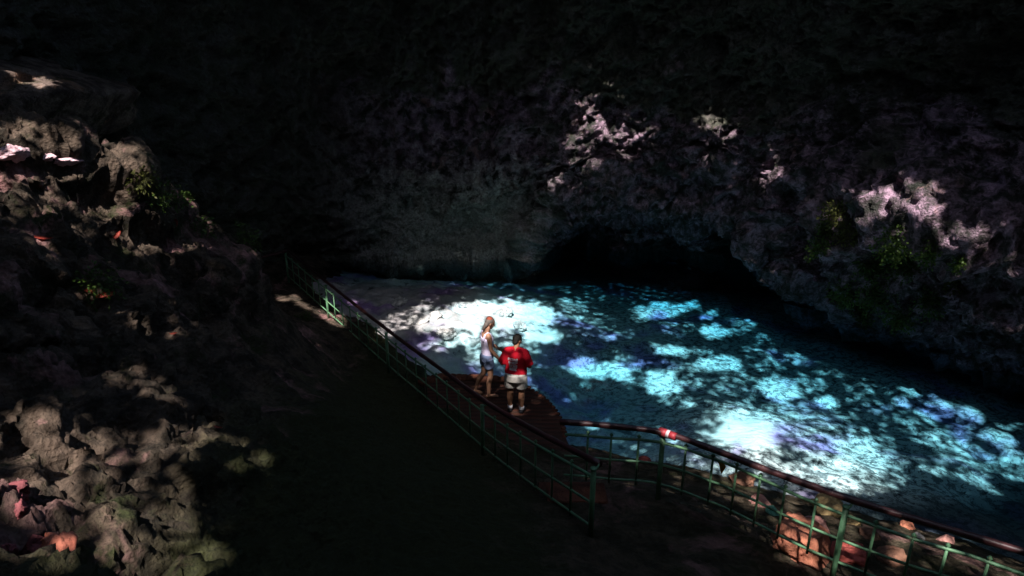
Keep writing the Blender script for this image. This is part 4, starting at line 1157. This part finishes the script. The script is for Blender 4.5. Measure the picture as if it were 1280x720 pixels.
# unseen rock roof: coarse sheet, holes shaped to cast the MASK sun spots, given thickness along the sun's slant
k_ = 4
rs_x = np.arange(-24, 24, STEP * k_); rs_y = np.arange(-14, 34, STEP * k_)
nx_, ny_ = len(rs_x), len(rs_y)
RX, RY = np.repeat(rs_x, ny_), np.tile(rs_y, nx_)
shift = SUN * (1.0 / SUN.z)      # the cells were cast from RZ-1; lift the sheet to RZ along the sun
VR = np.stack([RX + shift.x, RY + shift.y, np.full(len(RX), RZ)], 1)
lift = 0.5 * fbm(np.stack([RX * 0.4, RY * 0.4, RX * 0], 1), 3, 301)
VR += np.outer(lift, np.array(SUN) / SUN.z)
fr_ = grid_faces(nx_, ny_)
cx_ = RX[fr_].mean(1); cy_ = RY[fr_].mean(1)
ci = np.round((cx_ - rx_[0]) / STEP).astype(int); cj = np.round((cy_ - ry_[0]) / STEP).astype(int)
openf = np.zeros(len(fr_), bool)
for di in range(-4, 5):
    for dj in range(-4, 5):
        a = np.clip(ci + di, 0, len(rx_) - 1); b = np.clip(cj + dj, 0, len(ry_) - 1)
        ok = (ci + di >= 0) & (ci + di < len(rx_)) & (cj + dj >= 0) & (cj + dj < len(ry_))
        openf |= ok & (GI[a, b] > 0.03)
solid = fr_[~openf]
th = 0.45
nV = len(VR)
V2 = np.concatenate([VR, VR + np.array(SUN) * th])
from collections import Counter
ec = Counter()
for f in solid:
    for a, b in zip(f, np.roll(f, -1)): ec[(min(a, b), max(a, b))] += 1
sides = []
for f in solid:
    for a, b in zip(f, np.roll(f, -1)):
        if ec[(min(a, b), max(a, b))] == 1: sides.append((b, a, a + nV, b + nV))
FA = np.concatenate([solid[:, ::-1], solid + nV, np.array(sides)])
used = np.zeros(len(V2), bool); used[FA.ravel()] = True
remap = np.cumsum(used) - 1
roof = link('cave_roof', mesh_np('cave_roof', V2[used], remap[FA]), M['roof'], smooth=False)
tag(roof, kind='structure')

# leaves over the openings: one leaf for every spot that stays shaded
sh2 = SUN * (1.9 / SUN.z)
oi = np.zeros(GI.shape, bool)
for (x, y) in np.stack([cx_[openf], cy_[openf]], 1):
    a = int(round((x - rx_[0]) / STEP)); b = int(round((y - ry_[0]) / STEP))
    oi[max(a - 4, 0):a + 5, max(b - 4, 0):b + 5] = True
A, B = np.nonzero(oi)
xs, ys = rx_[A], ry_[B]
g = GI[A, B]
rsn = np.random.RandomState(3)
thr = 0.5 + 0.22 * fbm(np.stack([xs * 2.6, ys * 2.6, xs * 0], 1), 2, 401) + 0.9 * (rsn.rand(len(xs)) - 0.5)
thr = np.clip(thr, 0.05, 0.97)
blocked = g < thr
bx_, by_ = xs[blocked], ys[blocked]
# cells along the sun-facing outskirts of the sheet stay covered too
n_ = len(bx_)
ang = rsn.rand(n_) * math.pi
sz = STEP * (0.80 + 0.25 * rsn.rand(n_))
cen = np.stack([bx_ + sh2.x, by_ + sh2.y, np.full(n_, RZ + 0.9)], 1) + np.outer(rsn.rand(n_) * 0.5, np.array(SUN) / SUN.z)
u3 = np.array(SUN.orthogonal().normalized()); v3 = np.cross(np.array(SUN), u3)
uu = np.cos(ang)[:, None] * u3 + np.sin(ang)[:, None] * v3
vv = -np.sin(ang)[:, None] * u3 + np.cos(ang)[:, None] * v3
tl = (rsn.rand(n_, 1) - 0.5) * 0.6 * np.array(SUN)
VL = np.stack([cen - uu * sz[:, None] * 1.05, cen + (vv + tl) * sz[:, None] * 0.8, cen + uu * sz[:, None] * 1.05, cen - (vv + tl) * sz[:, None] * 0.8], 1).reshape(-1, 3)
FL = np.arange(n_ * 4).reshape(-1, 4)
can = link('sun_mask_leaves', mesh_np('sun_mask_leaves', VL, FL), M['sun_mask'], smooth=False)
tag(can, 'unseen leaves added over the openings of the cave roof to mask the sun', None, None, 'stuff')
left_=hp_[:,0]<300; print('left cells', int((mask_at(hp_[left_,0],hp_[left_,1])>0.3).sum()), int((I[left_]>0.3).sum()))
print('sun mask leaves', n_, 'open cells', int((~blocked).sum()))

# ------------------------------------------------------------------ light
w = bpy.data.worlds.new('World'); SC.world = w
w.use_nodes = True
nt = w.node_tree; nt.nodes.clear()
sky = nt.nodes.new('ShaderNodeTexSky'); sky.sky_type = 'NISHITA'; sky.sun_disc = False
el = math.asin(SUN.z)
sky.sun_elevation = el
sky.sun_rotation = math.atan2(SUN.x, SUN.y)
bg = nt.nodes.new('ShaderNodeBackground'); bg.inputs['Strength'].default_value = 0.115
ow = nt.nodes.new('ShaderNodeOutputWorld')
nt.links.new(sky.outputs[0], bg.inputs[0]); nt.links.new(bg.outputs[0], ow.inputs[0])
sl = bpy.data.lights.new('sun', 'SUN'); sl.energy = 5.0; sl.angle = R(0.5); sl.color = (1.0, 0.93, 0.89)
so = bpy.data.objects.new('sun', sl); COL.objects.link(so)
so.rotation_euler = (-SUN).to_track_quat('-Z', 'Y').to_euler()
so.location = (0, 0, 30)

SC.view_settings.view_transform = 'Standard'
SC.view_settings.look = 'None'
SC.view_settings.gamma = 1
SC.view_settings.exposure = 1.4
SC.render.engine = 'CYCLES'
SC.cycles.use_denoising = True
SC.cycles.max_bounces = 10
SC.cycles.diffuse_bounces = 5
SC.cycles.glossy_bounces = 3
SC.cycles.transparent_max_bounces = 12
SC.cycles.volume_bounces = 0
SC.cycles.sample_clamp_indirect = 4.0
SC.cycles.caustics_reflective = False
SC.cycles.caustics_refractive = False
